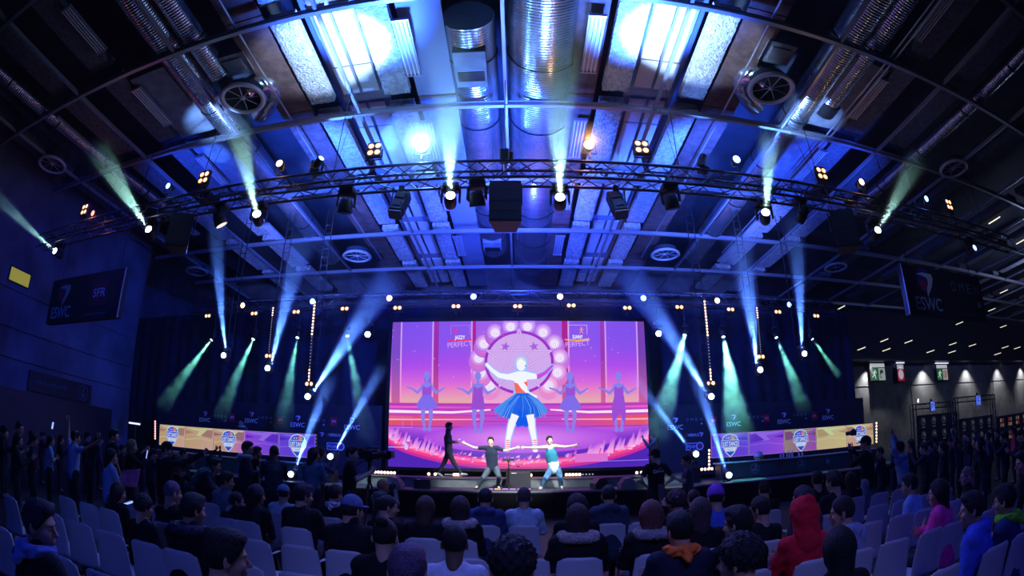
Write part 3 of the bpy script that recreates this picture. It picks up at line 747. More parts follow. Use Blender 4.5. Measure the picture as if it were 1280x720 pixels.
# ------------------------------------------------------------------ hanging sponsor banners left and right
def banner(pts_px, Y0, Y1, z0, z1, side, label):
    (ax, ay), (bx, by) = pts_px
    a = Vector((ax, Y0, z0)); b = Vector((bx, Y1, z0)); d = (b - a).normalized(); L = (b - a).length; nrm = Vector((-d.y, d.x, 0)); nrm = -nrm if nrm.y > 0 else nrm
    t = thing('hanging_banner', label, 'banner', (0, 0, 0)); h = z1 - z0
    m = MB(); c = (a + b) / 2 + Vector((0, 0, h / 2))
    Mx = T_(c) @ Matrix(((d.x, nrm.x, 0, 0), (d.y, nrm.y, 0, 0), (0, 0, 1, 0), (0, 0, 0, 1)))
    m.box((0, -.12, 0), (L, .2, h), Mx); m.build('banner_box', mat('banner_cloth', (.006, .007, .012), .7), t)
    MB().box((L / 2 * (1 if side < 0 else -1), -.02, 0), (.03, .03, h), Mx).build('edge_strip', steel, t)
    for q in (-.4, .4): MB().tube([Mx @ Vector((L * q, -.12, h / 2)), Mx @ Vector((L * q, -.12, ZG - z1 + h / 2))], .012, 6).build('hanging_cable', black, t)
    cv = Canvas(lambda u, v, l: tuple(Mx @ Vector((u * 1.0, .0 + .002 + l, v))), k=1.0)
    return t, cv, L, h
t, cv, L, h = banner(((-14.5, 0), (-10.55, 0)), 9.5, 9.5, 4.72, 6.12, -1, 'black hanging banner with white swoosh logo, upper left')
mark_swoosh(cv, -L * .28, .18, .75, .55); cv.text(-L * .28, -.55, .36, 'ESWC', (90, 140, 190), .010, w=1.15, center=True, ydown=False)
cv.rect(L * .12, -.35, L * .34, .45, (70, 12, 45)); cv.text(L * .235, -.05, .26, 'SFR', (150, 140, 170), .006, w=.62, center=True, ydown=False)
cv.text(L * .22, -.58, .07, 'OFFICIAL PARTNER', (80, 90, 120), 0, w=1.1, center=True, ydown=False)
cv.build('banner_print', ink, t)
t, cv, L, h = banner(((10.15, 0), (14.3, 0)), 9.5, 9.5, 4.72, 6.12, 1, 'black hanging banner with white swoosh and OMEN lettering, upper right')
mark_swoosh(cv, -L * .27, .22, .8, .75); cv.text(-L * .27, -.55, .38, 'ESWC', (130, 150, 190), .010, w=1.25, center=True, ydown=False)
for i, ch in enumerate('OMEN'): cv.text(L * (.08 + .11 * i), .1, .32, ch, (95, 105, 135), 0, w=.28, center=True, ydown=False)
cv.circle(L * .41, -.22, .10, (110, 125, 150)); cv.text(L * .25, -.6, .06, 'OFFICIAL PARTNER', (80, 90, 120), 0, w=.9, center=True, ydown=False)
cv.build('banner_print', ink, t)
# yellow-green lit window high on the left wall
t = thing('window_1', 'small yellow lit window high on the dark left wall', 'window', (XL + .02, 9.3, 6.45)); t['kind'] = 'structure'
MB().box((0, 0, 0), (.06, 1.15, .55)).build('window_frame', black, t)
MB().box((.02, 0, 0), (.04, 1.05, .45)).build('window_glass', emit_mat('yellow_window', srgb(150, 145, 50), .8), t)
# arrow sign on the left wall
t = thing('arrow_sign', 'black direction sign with circled down arrow on the left wall', 'sign', (XL + .1, 12.4, 3.12))
MB().box((-.0, 0, 0), (.06, 3.6, .72)).build('sign_board', mat('sign_black', (.005, .005, .008), .6), t)
cv = Canvas(lambda u, v, l: (.035 + l, u, v), k=1)
cv.ring(1.3, 0, .27, .30, (70, 75, 110)); cv.line([(1.3, .2), (1.3, -.18)], .04, (90, 95, 130)); cv.line([(1.16, -.03), (1.3, -.18), (1.44, -.03)], .04, (90, 95, 130))
for q in range(9): cv.rect(-1.45 + q * .2, -.05, -1.45 + q * .2 + .13, .04 + .03 * (q % 3), (50, 55, 85))
cv.build('sign_print', ink, t)
t = thing('tube_lamp', 'short white tube lamp glowing at the left end of the stage', 'lamp', tuple(at(168, 529, 14.6)))
MB().tube([(-.32, 0, 0), (.32, 0, -.02)], .035, 8).build('tube', emit_mat('white_tube', srgb(210, 215, 255), 1.5), t)
MB().box((0, .05, .03), (.7, .05, .05)).build('housing', black, t)
MB().tube([(0, .06, 0), (0, .06, -at(168, 529, 14.6).z + SZ)], .02, 6).build('stand', black, t)
# ------------------------------------------------------------------ stage and truss fixtures
glare_blue = emit_mat('glare_blue', (.55, .75, 1.0), 14)
lens_green = emit_mat('lens_green', (.6, 1.0, .8), 10)
lens_white = emit_mat('lens_white', (.8, .95, 1.0), 14)
lens_warm = emit_mat('lens_warm', (1.0, .42, .16), 2.6)
lens_core = emit_mat('lens_warm_core', (1.0, .75, .45), 4)
lens_amber = emit_mat('lens_amber', (1.0, .62, .35), 6)
lens_pblue = emit_mat('lens_par_blue', (.18, .35, 1.0), 7)
lens_cyan = emit_mat('lens_par_cyan', (.45, .85, 1.0), 9)
lens_red = emit_mat('lens_par_red', (1.0, .25, .2), 3)
lens_dark = mat('lens_glass', (.05, .06, .09), .08, .2)
led_dot = emit_mat('led_dot_warm', (1.0, .62, .4), 3.2)
led_dim = emit_mat('led_dot_dim', (.75, .75, 1.0), .55)
led_red = emit_mat('led_dot_red', (1.0, .35, .3), 2.5)

def spot(name, loc, target, col, power, angle, blend=.25, r=.04, parent=None):
    l = bpy.data.lights.new(name, 'SPOT'); l.energy = power; l.color = col; l.spot_size = R(angle); l.spot_blend = blend; l.shadow_soft_size = r
    o = bpy.data.objects.new(name, l); C.objects.link(o); o.location = loc
    d = Vector(target) - Vector(loc); o.rotation_euler = d.to_track_quat('-Z', 'Y').to_euler()
    return o
def point(name, loc, col, power, r=.1):
    l = bpy.data.lights.new(name, 'POINT'); l.energy = power; l.color = col; l.shadow_soft_size = r
    o = bpy.data.objects.new(name, l); C.objects.link(o); o.location = loc; return o

def moving_head(p, direction, hang, lens, label, cat='stage light', s=1.0, wash=False, drop=0.0, group=None):
    """p = centre of the head; hang +1 hangs from above, -1 stands below"""
    t = thing('moving_head_light', label, cat, tuple(p), group=group)
    d = Vector(direction).normalized(); h = hang
    MB().box((0, 0, h * .34 * s), (.34 * s, .30 * s, .13 * s), bev=.03 * s).box((0, 0, h * .26 * s), (.2 * s, .2 * s, .05 * s)).build('base', black_pl, t)
    ay = Vector((d.x, d.y, 0)); ang = math.atan2(ay.y, ay.x) - PI / 2 if ay.length > .05 else 0
    Ry = Matrix.Rotation(ang, 4, 'Z')
    m = MB()
    for sx in (-1, 1):
        m.box((sx * .185 * s, 0, h * .12 * s), (.045 * s, .12 * s, .30 * s), Ry, bev=.012 * s)
    m.box((0, 0, h * .25 * s), (.41 * s, .14 * s, .05 * s), Ry, bev=.012 * s)
    m.build('yoke', black, t)
    Md = aim(d)
    if wash: prof = [(.02, -.17), (.10, -.17), (.135, -.10), (.15, .0), (.165, .13), (.165, .16), (.145, .165)]
    else: prof = [(.02, -.22), (.08, -.21), (.12, -.14), (.13, -.02), (.12, .10), (.115, .20), (.095, .22)]
    MB().lathe([(a * s, b * s) for a, b in prof], Md, 20).build('head', black_pl, t)
    zz = prof[-1][1] * s + .002
    MB().disc(prof[-1][0] * s, Md @ T_(0, 0, zz), 20).build('lens', lens, t)
    if drop: 
        MB().tube([(0, 0, h * .40 * s), (0, 0, h * (.40 * s + drop))], .024, 8).build('hanging_pole', black, t)
    m = MB()
    m.box((0, 0, h * .43 * s), (.06, .06, .08)); m.build('clamp', truss_m, t)
    return t
def blinder4(p, label, n=4):
    t = thing('blinder_light', label, 'stage light', tuple(p))
    if n == 4: W_, H_, ps = .34, .40, [(-.08, .09), (.08, .09), (-.08, -.09), (.08, -.09)]
    else: W_, H_, ps = .34, .18, [(-.08, 0), (.08, 0)]
    MB().box((0, .04, 0), (W_, .12, H_), bev=.015).build('housing', black_pl, t)
    for x, z in ps:
        l = MB().lathe([(.066, 0), (.074, -.025), (.068, -.03)], Matrix.Rotation(R(90), 4, 'X') @ T_(x, z, .02), 18, caps=False).disc(.066, Matrix.Rotation(R(90), 4, 'X') @ T_(x, z, .024), 18).build('lamp', lens_warm, t)
        MB().disc(.034, Matrix.Rotation(R(90), 4, 'X') @ T_(x, z, .0265), 14).build('lamp_core', lens_core, l)
    MB().box((-W_ / 2 - .02, .04, -H_ / 4), (.015, .04, H_ * .6)).box((W_ / 2 + .02, .04, -H_ / 4), (.015, .04, H_ * .6)).box((0, .04, -H_ / 2 - .06), (W_ + .055, .04, .015)).box((0, .04, -H_ / 2 - .12), (.05, .05, .12)).build('bracket', black, t)
    return t
def par(p, lens, label, r=.095):
    t = thing('par_light', label, 'stage light', tuple(p))
    Mx = Matrix.Rotation(R(96), 4, 'X')
    MB().lathe([(.03, -.22), (.07, -.2), (r * .95, -.10), (r + .015, .02), (r + .012, .04)], Mx, 20).build('can', black_pl, t)
    MB().disc(r, Mx @ T_(0, 0, .043), 20).build('lens', lens, t)
    m = MB()
    for s in (-1, 1): m.box((s * (r + .035), .02, -.09), (.012, .03, .22))
    m.box((0, .02, -.2), (2 * r + .08, .03, .012)).box((0, .02, -.26), (.04, .04, .12)); m.build('bracket', black, t)
    return t
def pole_side(px): return 'left' if px < 640 else 'right'

def haze_mat(name, dens, nscale, contrast=1.0, L=3.0):
    m = bpy.data.materials.new(name); m.use_nodes = True; nt = m.node_tree; nt.nodes.clear()
    out = nt.nodes.new('ShaderNodeOutputMaterial'); v = nt.nodes.new('ShaderNodeVolumeScatter'); v.inputs['Color'].default_value = (.97, .97, .97, 1)
    tc = nt.nodes.new('ShaderNodeTexCoord'); sep = nt.nodes.new('ShaderNodeSeparateXYZ'); nt.links.new(tc.outputs['Object'], sep.inputs[0])
    fd = nt.nodes.new('ShaderNodeMath'); fd.operation = 'MULTIPLY_ADD'; fd.inputs[1].default_value = -1.06 / L; fd.inputs[2].default_value = 1.0; fd.use_clamp = True
    nt.links.new(sep.outputs['Z'], fd.inputs[0])
    fade = nt.nodes.new('ShaderNodeMath'); fade.operation = 'POWER'; fade.inputs[1].default_value = .9; nt.links.new(fd.outputs[0], fade.inputs[0])
    n = nt.nodes.new('ShaderNodeTexNoise'); n.inputs['Scale'].default_value = nscale; n.inputs['Detail'].default_value = 3; nt.links.new(tc.outputs['Object'], n.inputs['Vector'])
    mr = nt.nodes.new('ShaderNodeMapRange'); mr.inputs['From Min'].default_value = .35; mr.inputs['From Max'].default_value = .65; mr.inputs['To Min'].default_value = 1 - contrast; mr.inputs['To Max'].default_value = 1 + contrast
    nt.links.new(n.outputs['Fac'], mr.inputs['Value'])
    a = nt.nodes.new('ShaderNodeMath'); a.operation = 'MULTIPLY'; nt.links.new(fade.outputs[0], a.inputs[0]); nt.links.new(mr.outputs[0], a.inputs[1])
    b = nt.nodes.new('ShaderNodeMath'); b.operation = 'MULTIPLY'; b.inputs[1].default_value = dens; nt.links.new(a.outputs[0], b.inputs[0])
    nt.links.new(b.outputs[0], v.inputs['Density']); nt.links.new(v.outputs[0], out.inputs['Volume'])
    return m
def beam_cone(p, d, L, angle, r0, hm, label):  # smoke cone added so the beam shows, its fade put into the density
    m_ = haze_mat(*hm, L)
    """a cone of smoke shaped to the beam of one lamp"""
    Mx = aim(d); tn = math.tan(R(angle / 2))
    re_ = r0 + tn * L
    o = MB().lathe([(.0004, -.004), (r0, 0), (r0 + tn * L * .5, L * .5), (re_, L), (re_ * .8, L + re_ * .25), (re_ * .45, L + re_ * .42), (.0004, L + re_ * .5)], None, 20, caps=False).build('shaped_smoke', m_)
    o.matrix_world = T_(p) @ Mx
    return tag(o, label, 'smoke', kind='stuff')
UPC = (.42, .95, .85)
ups = [((563, 245), (561, 112), 'beaming moving head under the front truss, left of the centre loudspeaker', 1),
       ((700, 247), (697, 104), 'beaming moving head under the front truss, right of the centre loudspeaker', 1),
       ((321, 268), (303, 188), 'beaming moving head under the front truss, third from its left end', .9),
       ((957, 266), (961, 200), 'beaming moving head under the front truss, left of the right loudspeaker', .9),
       ((186, 287), (142, 218), 'beaming moving head under the front truss, beside the left loudspeaker', .9),
       ((1097, 288), (1132, 226), 'beaming moving head under the front truss, beyond the right loudspeaker', .35),
       ((69, 314), (2, 252), 'leftmost beaming moving head, out at the dark end of the truss', .6),
       ((1218, 310), (1262, 270), 'rightmost moving head, out at the dark end of the truss', .0)]
for ups_i, ((px, py), (tx, ty), lab, pw) in enumerate(ups):
    p = at(px, py, TY - .05); q = atz(tx, ty, p.z + .25); dd = (q - p).normalized(); L = (q - p).length
    t = moving_head(p - dd * .2, dd, 1, lens_white if pw else lens_pblue, lab, drop=max(0, TZ - .2 - p.z - .42))
    if pw:
        an = (13, 13, 12, 12, 12, 12, 8, 8)[ups_i]
        spot('beam_lamp', p + dd * .05, q, UPC, 5200 * pw, an, .6, .03)
        beam_cone(p + dd * .06, dd, L * 1.5, an, .06, ('haze_up', .62, 1.6, .35), 'added smoke cone shaped as the pale green beam of the %s moving head on the front truss, from the left' % ['third', 'fourth', 'second', 'fifth', 'first full', 'sixth', 'outermost left', ''][ups_i])
for px, py, d, lab, ln, ws in ((432, 257, (-.1, .3, -1), 'dark wash moving head under the front truss, between box light and left blinder', lens_dark, True),
                       (596, 248, (.1, .5, -1), 'dark wash moving head just left of the centre loudspeaker', lens_dark, True),
                       (839, 252, (.2, .3, -1), 'dark wash moving head under the front truss, right of the right box light', lens_dark, True),
                       (274, 274, (.5, .5, -1), 'moving head with pale lit lens right of the left loudspeaker', emit_mat('lens_pale', (1, .75, .7), 1.2), True),
                       (1003, 268, (-.5, .6, -1), 'dark pointed moving head left of the right loudspeaker', lens_dark, False),
                       (877, 201, (.4, -.2, .9), 'small dark moving head standing on the front truss, right side', lens_dark, False),
                       (397, 204, (.6, -.5, .3), 'small moving head with bluish lens on top of the front truss, left side', lens_pblue, False)):
    p = at(px, py, TY - .02); up = py < 215
    moving_head(p, d, -1 if up else 1, ln, lab, s=.75 if up else 1.0, wash=ws, drop=0 if up else max(0, TZ - .2 - p.z - .42))
# box lights
for px, py, lab in ((500, 255, 'tall box stage light with side glow under the front truss, left'), (771, 255, 'tall box stage light under the front truss, right')):
    p = at(px, py, TY); t = thing('box_light', lab, 'stage light', tuple(p)); s = -1 if px < 640 else 1
    Mx = Matrix.Rotation(R(-10 * s), 4, 'Y') @ Matrix.Rotation(R(-20), 4, 'X')
    MB().box((0, 0, 0), (.30, .26, .62), Mx, bev=.04).box((0, -.14, .12), (.2, .03, .16), Mx, bev=.01).box((0, -.14, -.14), (.16, .03, .12), Mx, bev=.01).build('housing', black_pl, t)
    MB().box((0, 0, -.325), (.28, .24, .03), Mx).build('lens_frame', steel, t)
    MB().box((0, 0, .36), (.1, .1, .12)).box((s * .18, 0, .2), (.02, .05, .4)).build('bracket', black, t)
    m = MB()
    for q in range(5): m.box((s * .155, -.02, -.2 + q * .1), (.02, .14, .025), Mx)
    m.build('fins', steel, t)
# blinders and pars over the front truss
for i, (px, py) in enumerate(((106, 262), (255, 222), (468, 187), (802, 184), (1027, 217), (1186, 256))):
    blinder4(at(px, py, TY), 'four-lamp orange blinder above the front truss, %s from the left' % ORD[i])
for px, py, ln, lab, r in ((528, 184, lens_cyan, 'glaring cyan-white round lamp on the front truss, left of centre', .135), (736, 182, lens_amber, 'glowing amber round lamp on the front truss, right of centre', .11),
                        (350, 205, lens_amber, 'amber round lamp on the front truss, right of the left blinder pair', .085), (920, 200, lens_pblue, 'blue round lamp on the front truss, right side', .095),
                        (211, 233, lens_pblue, 'blue round lamp on the front truss, far left', .08), (1076, 228, lens_amber, 'amber round lamp on the front truss, far right', .09),
                        (117, 267, lens_red, 'small reddish lamp beside the leftmost blinder', .085), (1157, 249, lens_pblue, 'blue round lamp on the front truss, rightmost of its kind', .09)):
    p = at(px, py, TY); par(p, ln, lab, r)
    c = {'lens_cyan': (.2, .5, 1), 'lens_amber': (1, .5, .2), 'lens_par_blue': (.1, .25, 1), 'lens_par_red': (1, .2, .15)}[ln.name.replace('lens_par_cyan', 'lens_cyan')]
    point('par_glow', p + Vector((0, -.22, 0)), c, (190 if ln is lens_cyan else 30) if r > .1 else 9, .09)

# loudspeakers on the truss
def loudspeaker(p, w, h, dpt, label, rz=0):
    t = thing('loudspeaker', label, 'loudspeaker', tuple(p), rz)
    k = w * .16
    poly = [(-w / 2, -dpt / 2), (w / 2, -dpt / 2), (w / 2 - k, dpt / 2), (-w / 2 + k, dpt / 2)]
    MB().prism(poly, h, T_(0, 0, -h / 2)).build('cabinet', black_pl, t)
    m = MB(); m.box((0, -dpt / 2 - .008, 0), (w * .93, .015, h * .95))
    for q in range(1, 4): m.box((0, -dpt / 2 - .018, -h / 2 + q * h / 4), (w * .93, .01, .008))
    m.build('grille', mat('speaker_grille', (.02, .022, .03), .6, .3), t)
    for s in (-1, 1):
        MB().box((s * (w / 2 + .012), 0, h * .3), (.02, .08, .5 * h)).build('side_plate', black, t)
        MB().tube([(s * w * .4, 0, h / 2), (s * w * .4, 0, h / 2 + (TZ - .2 - p.z - h / 2) + .02)], .012, 6).build('rigging_cable', black, t)
    return t
loudspeaker(at(632, 258, TY), .62, .92, .5, 'black square loudspeaker hanging at the centre of the front truss')
loudspeaker(at(226, 292, TY - .1), .62, .86, .5, 'black loudspeaker hanging under the left of the front truss', R(28))
loudspeaker(at(1055, 290, TY - .1), .62, .92, .5, 'black loudspeaker hanging under the right of the front truss', R(-28))

# suspension: hoist and cables from grid to truss
t = thing('chain_hoist', 'dark chain hoist holding the middle of the front truss', 'hoist', (GX, TY, TZ + .45))
MB().box((0, 0, 0), (.22, .2, .32), bev=.03).box((.14, 0, -.02), (.1, .14, .2), bev=.02).build('body', black_pl, t)
MB().tube([(0, 0, .16), (0, 0, ZG - TZ - .45)], .012, 6).build('chain', steel, t); MB().tube([(0, 0, -.16), (0, 0, -.42)], .02, 6).build('hook', steel, t)
for i, x in enumerate((-11.5, -7.75, -4.0, 3.45, 7.2, 10.9, 14.6)):
    tag(MB().tube([(x, TY, TZ + .2), (x + .05, TY - .1, ZG)], .010, 6).tube([(x, TY, TZ + .2), (x, TY + .6, ZG + .1)], .006, 5).build('suspension_cable', black), 'thin suspension cable between beam and front truss, %s from the left' % ORD[i], 'cable')

# rear truss fixtures
for i, (px, py) in enumerate(((260, 395), (318, 392), (370.5, 390), (431, 386), (497, 385), (570, 383), (647, 383), (714, 382), (784, 385), (849, 384), (913, 387), (972, 390), (1020, 395))):
    blinder4(at(px, py, 16.3), 'two-lamp warm blinder on the rear truss, %s from the left' % ORD[i], 2)
for i, (px, py, ln) in enumerate(((304, 382, lens_amber), (391, 377, lens_pblue), (487, 373, lens_amber), (592, 371, lens_pblue), (700, 371, lens_amber), (804, 373, lens_pblue), (896, 376, lens_amber), (986, 381, lens_pblue))):
    par(at(px, py, 16.3), ln, '%s round lamp above the rear truss, %s from the left' % ('amber' if ln is lens_amber else 'blue', ORD[i]), .10)
for px, py, lab in ((460, 418, 'bright white oval floodlight left of the big screen top'), (823, 417, 'bright white oval floodlight right of the big screen top')):
    p = at(px, py, 16.3); t = moving_head(p, (.25 * (1 if px < 640 else -1), -1, -.25), 1, lens_white, lab, s=1.0, drop=.55)
# green down beams
GC = (.22, 1.0, .72)
greens = [((265, 424), (198, 515), .55, 13), ((317, 423), (272, 530), .5, 12), ((372, 421), (352, 545), .45, 12), ((434, 419), (462, 560), .5, 10), ((856, 418), (815, 560), 1.3, 15), ((904, 420), (925, 560), 1.9, 19), ((970, 421), (1008, 520), .7, 12), ((1015, 423), (1052, 475), .45, 10)]
for i, ((px, py), (tx, ty), pw, an) in enumerate(greens):
    p = at(px, py, 16.2); q = at(tx, ty, 15.0 if ty > 500 else 15.6); d = (q - p).normalized()
    moving_head(p - d * .1, d, 1, lens_green, 'moving head throwing a green beam from the rear truss, %s from the left' % ORD[i], s=.62, drop=.55)
    spot('green_beam_lamp', p + d * .06, q, GC, 4800 * pw, an, .5, .03)
    beam_cone(p + d * .08, d, min(4.4, (q - p).length) if i != 7 else 1.9, an, .05, ('haze_green', .8, 2.2, .8), 'added smoke cone shaped as the green beam from the rear truss, %s from the left' % ORD[i])
# blue up beams
BC = (.09, .27, 1.0)
blues = [((283, 445), (271, 300), 1.0, 9, 14.6), ((338, 461), (368, 340), 1.2, 10, 14.6), ((388, 496), (500, 330), 1.5, 11, 14.6), ((886, 496), (778, 330), 1.3, 11, 14.6), ((947, 463), (932, 350), 1.3, 11, 14.6), ((1002, 443), (997, 330), 1.0, 9, 14.6),
         ((367, 592), (400, 505), 1.1, 9, 14.4), ((416, 570), (480, 455), 1.1, 8, 15.0), ((908, 593), (880, 500), 1.0, 9, 14.4), ((867, 567), (790, 470), .8, 7, 15.0)]
for i, ((px, py), (tx, ty), pw, an, Y) in enumerate(blues):
    p = at(px, py, Y); q = at(tx, ty, Y - (2.2 if i < 6 else .2)); d = (q - p).normalized(); low = i > 5
    lab = ('%s blue floor moving head, %s side of the stage' % ('lower' if py > 580 else 'upper', pole_side(px))) if low else 'moving head throwing a blue beam upward, %s from the left along the towers' % ORD[i]
    t = moving_head(p - d * .02, d, -1 if low else 1, lens_dark, lab, s=.75)
    MB().disc(.09, T_(0, -.20, 0) @ aim((-p.x * .06, -1, -.12 if p.z > 2 else .05)), 18).build('glare_disc', glare_blue, t)  # glowing disc added facing the seats for the lamp's glare, not the real lens
    if low and py < 580:
        MB().box((0, 0, -(p.z - SZ) / 2 - .2), (.3, .3, max(.1, p.z - SZ - .45))).build('pedestal', black, t)
    if low and py > 580:
        MB().box((0, 0, -.35 * .75 - .04), (.42, .36, .10)).build('pedestal', black, t)
    spot('blue_beam_lamp', p + d * .16, q, BC, 15000 * pw, an, .5, .03)
    beam_cone(p + d * .12, d, 5.2 if not low else 3.4, an, .06, ('haze_blue', .75, 1.3, .5), 'added smoke cone shaped as the %s blue upward beam from the left%s' % (ORD[[0, 1, 4, 5, 8, 9, 2, 3, 7, 6][i]], ' near the stage floor' if low else ''))
# hanging ladder towers that carry the blue heads
for i, (px, py, kind) in enumerate(((283, 445, 0), (338, 461, 0), (388, 496, 0), (886, 496, 0), (947, 463, 0), (1002, 443, 0))):
    p = at(px, py, 14.6); t = thing('hanging_tower', 'slim dark ladder tower hanging over the stage, %s from the left' % ORD[i], 'tower', (p.x, 14.75, p.z + .35))
    H_ = 9.9 - p.z - .35
    for s in (-1, 1): MB().tube([(s * .12, 0, 0), (s * .12, 0, H_)], .018, 6).build('rail', black, t)
    m = MB()
    for q in range(int(H_ / .3)): m.tube([(-.12, 0, .15 + q * .3), (.12, 0, .15 + q * .3)], .01, 5)
    m.build('rung', black, t)
# LED dot strips
def dots(pts, n, label, m_=led_dot, r=.04, dim_from=None, dim_to=None):
    a, b = pts; t = thing('led_strip', label, 'led strip', tuple(a)); d = b - a
    MB().tube([(0, .04, 0), tuple(d + Vector((0, .04, 0)))], .03, 4).build('batten', black, t)
    for nm, mm, cond in (('led_dot', m_, lambda k: not (dim_from is not None and dim_from <= k < dim_to)), ('dim_led_dot', led_dim, lambda k: dim_from is not None and dim_from <= k < dim_to)):
        for k in range(n):
            if cond(k):
                rr_ = r if mm is not led_dim else r * .5
                p = d * (k / (n - 1)); MB().lathe([(rr_, 0), (rr_ * .7, .02), (.001, .028)], T_(p) @ Matrix.Rotation(R(90), 4, 'X'), 10, caps=False).build(nm, mm, t)
dots((at(393.5, 378, 15.9), at(386, 479, 15.9)), 26, 'vertical strip of glowing dots left of the screen, nearer the screen', dim_from=11, dim_to=21)
dots((at(341.5, 385, 15.9), at(336, 443, 15.9)), 20, 'vertical strip of small dots left of the screen, the shorter one', r=.03, dim_from=4, dim_to=20)
dots((at(880.5, 377, 15.9), at(888.5, 474, 15.9)), 26, 'vertical strip of glowing dots right of the screen, nearer the screen', dim_from=12, dim_to=22)
dots((at(946, 385, 15.9), at(951, 443, 15.9)), 20, 'vertical strip of small dots right of the screen, the shorter one', r=.03, dim_from=5, dim_to=20)
for px, py, lab in ((336, 445, 'two-lamp blinder at the foot of the shorter left dot strip'), (386.5, 480, 'two-lamp blinder at the foot of the longer left dot strip'), (888.5, 479, 'two-lamp blinder at the foot of the longer right dot strip'), (951, 446, 'two-lamp blinder at the foot of the shorter right dot strip')):
    blinder4(at(px, py, 15.85), lab, 2)
a, b = at(194, 527, 15.8), at(194, 548, 15.8); dots((a, b), 8, 'short vertical red and white dot strip at the left end of the video wall', led_red, .045)
a, b = at(1095.5, 529, 15.8), at(1095.5, 552, 15.8); dots((a, b), 7, 'short vertical dot strip at the right end of the video wall', led_dot, .045)
a, b = at(886.5, 563, 15.6), at(886.5, 585, 15.6); dots((a, b), 6, 'vertical warm dot strip at the inner end of the right video wall', led_dot, .04)
a, b = at(395.5, 544, 15.8), at(395.5, 566, 15.8); dots((a, b), 6, 'vertical dot strip at the inner end of the left video wall', led_dim, .03)
for i, (xa, xb, n, df, dt) in enumerate(((461, 493, 9, None, None), (536, 544, 2, None, None), (557, 576, 8, 0, 4), (708, 741, 9, 5, 9), (796, 802, 2, None, None), (873, 890, 5, None, None))):
    a, b = at(xa, 592, 15.95), at(xb, 592, 15.95); a.z = b.z = 1.12
    dots((a, b), n, 'low row of warm footlight dots at the foot of the screen, %s from the left' % ORD[i], led_dot, .05, df, dt)
p = at(655.5, 594, 15.9); dots((p, p + Vector((.2, 0, 0))), 2, 'pair of warm footlight dots just behind the black floor speaker', led_dot, .05)

# ------------------------------------------------------------------ washes that light the hall
BW = (.02, .08, 1.0); BW2 = (.03, .11, 1.0); VW = (.16, .08, 1.0)
w = []
# cool washes thrown up on the ceiling by added unseen lamps around the truss
w += [spot('ceiling_wash', (-2.6, TY - .5, TZ + .35), (-3.6, 6.4, 11), (.04, .14, 1), 7500, 66, .7, .25),
      spot('ceiling_wash', (2.2, TY - .5, TZ + .35), (3.1, 6.4, 11), (.04, .14, 1), 7500, 66, .7, .25),
      spot('ceiling_wash', (-2.2, 6.9, 7.9), (-4.2, 7.6, 10.6), (.42, .62, 1), 2300, 50, .4, .06),
      spot('ceiling_wash', (1.6, 6.9, 7.9), (3.7, 7.4, 10.6), (.42, .62, 1), 2300, 50, .4, .06),
      spot('ceiling_wash', (-6.4, TY - .5, TZ + .35), (-8.2, 9.2, 10.4), (.22, .42, 1), 2200, 34, .5, .05),
      spot('ceiling_wash', (5.9, TY - .5, TZ + .35), (7.9, 9.3, 10.4), (.22, .42, 1), 2200, 34, .5, .05),
      spot('ceiling_wash', (-.3, TY + .8, TZ + .3), (-.3, 12.5, 11), BW2, 8500, 105, .8, .3),
      spot('ceiling_wash', (-5.5, 10.2, 7.4), (-6, 13, 11), BW2, 5500, 85, .8, .3),
      spot('ceiling_wash', (5, 10.2, 7.4), (6, 13, 11), BW2, 5500, 85, .8, .3),
      spot('ceiling_wash', (-10, 10, 7.4), (-10.5, 12, 11), BW, 1100, 80, .8, .3),
      spot('ceiling_wash', (9.5, 10, 7.4), (10, 12, 11), BW, 1500, 85, .8, .3),
      spot('ceiling_wash', (0, 15, 7), (0, 17, 11), (.03, .07, 1), 3200, 120, .8, .3)]
spot('duct_wash', (.6, 8.2, 7.9), (.6, 6.0, 10.4), (.14, .34, 1), 900, 85, .7, .3)  # added unseen lamps that turn the two middle ducts blue
spot('duct_wash', (-1.0, 9.6, 7.9), (-1.0, 9.0, 10.4), (.10, .25, 1), 500, 80, .7, .3)
spot('ceiling_wash', (-7, 12.5, 7.2), (-8, 18, 10.6), (.10, .18, 1), 4200, 85, .8, .3)
spot('ceiling_wash', (7, 12.5, 7.2), (8, 18, 10.6), (.10, .18, 1), 4200, 85, .8, .3)
spot('ceiling_wash', (0, 11, 7.4), (0, 17, 10.6), (.10, .14, 1), 3600, 85, .8, .3)
# amber flare on the big duct
spot('amber_wash', (1.0, 11.2, 7.6), (.7, 14, 10.4), (1, .55, .25), 260, 60, .6, .1)
# violet and blue washes over the seats
spot('seat_wash', (-2, -3, 8.5), (-4, 3, .8), (.03, .08, 1), 600, 80, .6, .4)
spot('seat_wash', (3, -3, 8.5), (4, 3, .8), (.06, .07, 1), 700, 80, .6, .4)
spot('seat_wash', (0, 8.5, 7.0), (0, 2.5, .8), (.16, .16, 1), 1100, 75, .6, .2)
spot('seat_wash', (-9, 11, 6.8), (-8, 5.5, 1), (.08, .22, 1), 900, 70, .6, .2)
spot('seat_wash', (9, 11, 6.8), (9, 5.5, 1), (.07, .14, 1), 900, 70, .6, .2)
spot('seat_wash', (.5, -4, 7.5), (.6, 4.6, .8), (.42, .48, 1), 520, 40, .9, .4)
